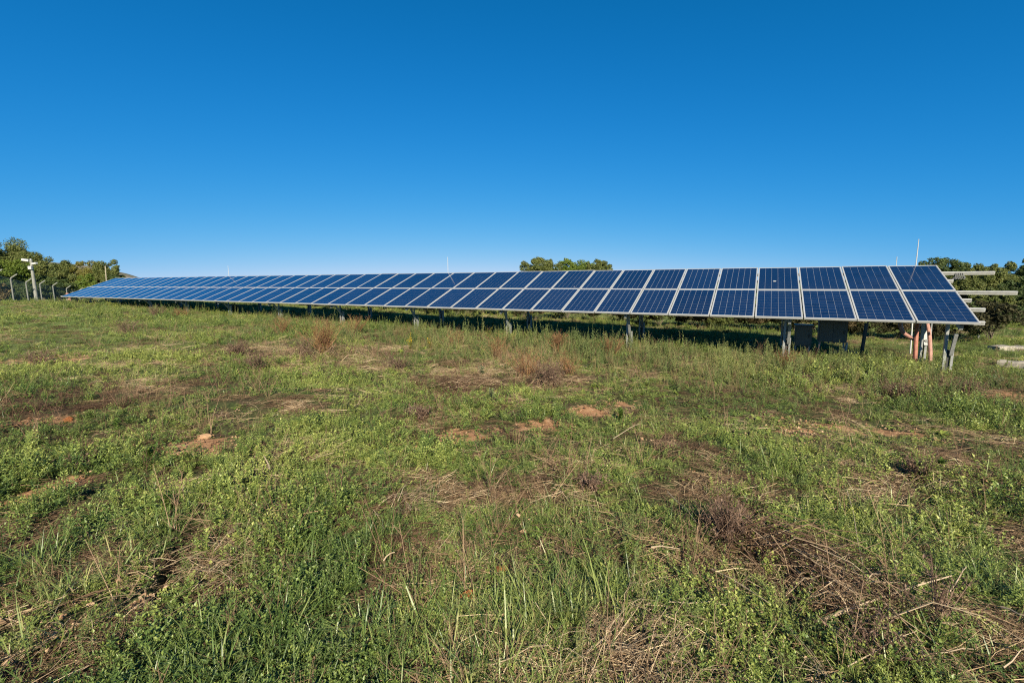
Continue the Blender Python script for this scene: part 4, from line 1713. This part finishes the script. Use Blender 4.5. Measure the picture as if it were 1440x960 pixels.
SHRUBS = [
    (456, 498, .72, .6, 46, 3, M_RUSSET, 'upright reddish brown dead shrub left of the middle field'),
    (425, 505, .48, .8, 24, 3, M_DEAD, 'lower brown dead shrub left of the upright one'),
    (772, 546, .42, .6, 34, 3, M_DEAD, 'dense dark brown dead shrub in the middle of the field'),
    (737, 528, .50, .8, 20, 2, M_RUSSET, 'tall wispy brown shrub left of the dense dark one'),
    (800, 528, .40, .7, 18, 2, M_RUSSET, 'wispy brown shrub right of the dense dark one'),
    (588, 588, .16, .6, 30, 2, M_DEAD, 'flat dark brown dead shrub by the straw patch'),
    (1022, 764, .28, .24, 130, 1, M_DEAD, 'near clump of dead brown stalks at right of centre'),
    (785, 494, .45, .5, 40, 4, M_RUSSET, 'russet bushy weed before the middle of the array'),
    (1262, 560, .26, .9, 34, 5, M_DEAD, 'dark brown low shrub before the last leg'),
    (1360, 556, .24, .8, 30, 5, M_DEAD, 'dark brown low shrub between the last leg and kerbs'),
    (332, 500, .30, .7, 34, 3, M_DEAD, 'low brown dead shrub on the left grass'),
    (255, 448, .40, 1.0, 36, 4, M_RUSSET, 'brownish shrub in front of the left panels'),
    (330, 440, .45, 1.0, 36, 4, M_DEAD, 'brownish shrub touching the lower panel edge at left'),
    (220, 445, .42, 1.0, 34, 4, M_DEAD, 'dark reddish shrub below the far left panels'),
    (1290, 672, .20, .35, 34, 3, M_DEAD, 'grey brown dead tuft near the pale pink stone'),
    (830, 690, .16, .4, 34, 3, M_DEAD, 'dark brown low tuft in the near bright weeds'),
    (1105, 520, .40, .5, 26, 3, M_RUSSET, 'wispy dry shrub before the double leg'),
    (500, 470, .55, 1.1, 20, 3, M_RUSSET, 'thin reddish weed right of the upright reddish shrub'),
    (398, 468, .50, 1.1, 20, 3, M_RUSSET, 'thin reddish weed left of the lower brown shrub'),
    (540, 452, .50, 1.0, 18, 3, M_DEAD, 'thin brown weed just before the shadow under the panels'),
    (360, 520, .34, .9, 20, 3, M_DEAD, 'thin brown weed below the low brown shrub on the left'),
    (640, 486, .40, .9, 18, 3, M_RUSSET, 'thin reddish weed between the two middle legs'),
    (700, 505, .52, .9, 20, 2, M_RUSSET, 'tall thin weed at the left end of the brown shrubs'),
    (858, 500, .50, .9, 20, 3, M_RUSSET, 'thin reddish weed before the third leg'),
    (560, 520, .34, .8, 22, 3, M_DEAD, 'low thin brown weed above the straw patch'),
    (180, 470, .45, 1.4, 24, 3, M_DEAD, 'wide low brown weed on the far left grass'),
    (60, 512, .28, 1.2, 24, 3, M_DEAD, 'wide low brown weed at the left edge'),
    (110, 655, .14, .4, 28, 2, M_DEAD, 'small dark dry tuft at far left'),
    (1235, 935, .26, .3, 26, 1, M_DEAD, 'thin dark dead stalks at the lower right'),
    (1312, 880, .30, .16, 16, 1, M_DEAD, 'tall dark dead stalks beside the long pale stick'),
]
for px, py, h, wd, n, lv, mt, lab in SHRUBS:
    p = at(px, py)
    soup_obj('dead_shrub' if mt in (M_DEAD,) else 'dry_shrub' if mt is M_RUSSET else 'stalky_weed', twig_shrub(h * 1.15, wd * 1.2, int(n * (2.0 if py < 640 else .9)), lv + (py < 640)), mt, p, lab, 'shrub', 'dry shrubs in the field')


def stalk_heap(n, l0, l1, spread, az0, azw, hmax, fine=.003):
    """a fallen dead plant: long stalks lying over one another"""
    s = Soup()
    for k in range(n):
        az = az0 + rp.gauss(0, azw)
        d = np.array([math.cos(az), math.sin(az), 0])
        sd = np.array([-d[1], d[0], 0])
        L_ = U(l0, l1)
        p = np.array([rp.gauss(0, spread), rp.gauss(0, spread), U(.0, .07)])
        z1, z2 = U(.03, hmax * 1.25), U(.03, hmax)
        bow = sd * U(-.1, .1) * L_
        t = U(.0, 1.0)
        s.stick([p, p + d * L_ * .4 + bow + UPV * z1, p + d * L_ * .75 + bow * .8 + UPV * (z1 + z2) * .5, p + d * L_ + UPV * z2 * .6], fine * U(.5, 1.2), fine * .3, t)
        for j in range(3):
            f = U(.4, 1)
            b = p + d * L_ * f + UPV * z1 * .5
            a2 = az + U(-.9, .9)
            s.stick([b, b + np.array([math.cos(a2), math.sin(a2), U(-.1, .5)]) * L_ * U(.06, .2)], fine * .5, fine * .25, t)
            s.leaf(b, np.array([math.cos(a2), math.sin(a2), U(-.2, .6)]), UPV, U(.01, .035), U(.004, .01), t * .7, .2)
    return s


for px, py, n, l0, l1, sp_, az0, azw, hm, fn, mt, lab in [
        (1040, 772, 130, .25, .80, .10, -.75, .50, .16, .0046, M_STALK2, 'heap of fallen dead brown stalks spreading right of the near dead clump'),
        (1150, 850, 80, .2, .55, .14, -.6, .6, .13, .0042, M_STALK2, 'thinner scatter of fallen dead stalks nearer the right corner'),
        (880, 952, 150, .12, .42, .16, .3, .9, .07, .0022, M_STRAW2, 'pale heap of dry straw at the bottom edge'),
        (560, 712, 60, .10, .32, .12, .2, .9, .05, .002, M_STRAW2, 'patch of fallen straw left of the middle near field'),
        (300, 800, 80, .10, .35, .16, .4, 1.0, .05, .002, M_STRAW2, 'fallen dry stalks on the left near field'),
        (90, 925, 80, .10, .30, .16, .6, 1.0, .05, .002, M_STALK2, 'dark fallen stalks in the lower left corner'),
        (760, 545, 60, .2, .6, .18, .2, 1.4, .18, .004, M_STALK2, 'fallen brown stalks at the foot of the dense dark shrub'),
        (640, 545, 90, .3, .7, .25, .2, 1.4, .08, .004, M_STALK2, 'flattened brown stalks on the middle field'),
        (460, 505, 90, .3, .8, .3, .2, 1.4, .25, .005, M_STALK2, 'brown stalks round the upright reddish shrub'),
        (1330, 690, 50, .1, .35, .14, -.6, 1.0, .07, .0025, M_STALK2, 'grey brown fallen stalks below the pale pink stone')]:
    p = at(px, py)
    soup_obj('fallen_stalks', stalk_heap(n, l0, l1, sp_, az0, azw, hm, fn), mt, p, lab, 'dead stalks', 'heaps of fallen dead stalks')


def flower_weed(h, n, yellow):
    s = Soup()
    for k in range(n):
        az, ln = U(0, 6.28), U(.02, .45)
        d = np.array([math.cos(az) * math.sin(ln), math.sin(az) * math.sin(ln), math.cos(ln)])
        H_ = h * U(.6, 1.1)
        s.stick([(0, 0, -.02), d * H_], .0035, .0015, .2)
        for i in range(18):
            f = (i + 2) / 20
            a, e = U(0, 6.28), U(.1, 1)
            dd = np.array([math.cos(a) * math.cos(e), math.sin(a) * math.cos(e), math.sin(e)])
            fl = f > .55 and U(0, 1) < yellow
            s.leaf(d * H_ * f, dd, UPV, U(.03, .06), U(.012, .022), U(.65, 1) if fl else U(.0, .4), .1)
    return s


for px, py, h, n, yl, mt, lab in [
        (578, 492, .45, 8, .8, M_YELLOW, 'yellow flowering weed left of the middle field'),
        (605, 490, .30, 6, .5, M_YELLOW, 'smaller yellowish weed right of the yellow flowering one'),
        (893, 486, .60, 14, .75, M_YELLOW, 'yellow flowering weed in front of the third leg'),
        (988, 484, .95, 5, .3, M_YELLOW, 'tall yellowish weed against the shadow under the panels'),
        (690, 562, .16, 7, .0, M_PALE, 'pale grey green thistle in the middle of the field'),
        (678, 528, .18, 8, .0, M_PALE, 'pale thistle beside the wispy brown shrub'),
        (165, 608, .18, 5, .0, M_BIGGREEN, 'dark green leafy weed at the left'),
        (212, 648, .16, 9, .15, M_BIGGREEN, 'bright yellow green weed below the bare soil patch'),
        (872, 590, .18, 10, .0, M_BIGGREEN, 'bright green leafy clump right of the bare soil'),
        (1322, 660, .10, 8, .0, M_BIGGREEN, 'bright green leaves round the pale pink stone'),
        (240, 720, .16, 6, .15, M_BIGGREEN, 'bright leafy weed on the left near field'),
        (1400, 545, .25, 9, .0, M_PALE, 'pale green leafy weed below the kerbs'),
        (462, 436, .55, 6, .2, M_BIGGREEN, 'tall green weed before the shadow, left of the yellow one'),
        (358, 432, .55, 5, .1, M_BIGGREEN, 'tall green weed below the panels at left'),
        (688, 476, .45, 6, .2, M_YELLOW, 'yellow green weed beside the fourth leg'),
        (1005, 478, .5, 5, .3, M_YELLOW, 'yellowish weed right of the tall yellowish one')]:
    p = at(px, py)
    soup_obj('flowering_weed' if mt is M_YELLOW else 'leafy_clump', flower_weed(h, n, yl), mt, p, lab, 'weed', 'weeds one can pick out in the field')

STICKS = [
    (1155, 889, 1335, 832, .008, 'long pale stick lying across the near right weeds'),
    (1333, 848, 1356, 818, .005, 'short pale stick at the tip of the long one'),
    (1190, 956, 1285, 914, .006, 'pale stick at the bottom right, below the long one'),
    (1405, 870, 1440, 892, .006, 'pale stick at the right edge'),
    (1408, 960, 1440, 938, .007, 'pale stick in the lower right corner'),
    (1308, 938, 1365, 940, .005, 'pale straight stalk at the bottom right'),
    (938, 702, 978, 752, .004, 'thin pale stalk left of the dead stalk clump'),
    (915, 783, 955, 792, .005, 'pale straw stalk left below the dead stalk clump'),
    (1080, 775, 1140, 850, .005, 'brown stalk right of the dead stalk clump'),
    (1000, 815, 1080, 872, .005, 'pale stalk below the dead stalk clump'),
    (1150, 770, 1215, 845, .005, 'brown stalk leaning right, farther from the clump'),
    (940, 862, 1020, 875, .004, 'thin stalk low in the near weeds'),
    (1190, 700, 1216, 840, .004, 'long thin reddish stalk right of the dead clump'),
    (575, 580, 600, 588, .010, 'pale forked branch by the flat dark shrub'),
    (862, 625, 900, 606, .006, 'pale yellow stalk leaning in the middle right field'),
    (540, 803, 556, 797, .006, 'short pale straw piece in the near left grass'),
    (560, 716, 572, 698, .005, 'pale straw piece sticking up at the straw patch'),
    (690, 955, 770, 935, .004, 'pale straw at the bottom middle'),
    (280, 690, 300, 688, .006, 'pale straw piece at left'),
    (380, 670, 372, 655, .008, 'pale bleached twig at left of the middle field'),
    (1295, 550, 1305, 535, .008, 'pale forked stick before the last leg'),
    (1165, 530, 1166, 510, .006, 'pale upright stalk before the larger cabinet'),
]
for x0, y0, x1, y1, r_, lab in STICKS:
    a, b = at(x0, min(y0, 958)), at(x1, min(y1, 958))
    a.z += .07
    b.z += .10
    m1 = a.lerp(b, .35) + Vector((U(-.008, .008), U(-.008, .008), U(.0, .015)))
    m2 = a.lerp(b, .7) + Vector((U(-.008, .008), U(-.008, .008), U(.0, .02)))
    s = Soup()
    r_ *= .85 if y0 < 930 else .5
    s.stick([np.array(v - a) for v in (a, m1, m2, b)], r_, r_ * .5, .55, 5)
    c = np.array(m2 - a)
    dd = np.array(b - m2) * .8 + np.array([U(-.03, .03), U(-.03, .03), .02])
    s.stick([c, c + dd * .35], r_ * .5, r_ * .3, .5, 4)
    soup_obj('dry_stick', s, M_STICK, a, lab, 'stick', 'dry sticks and stalks lying in the field')
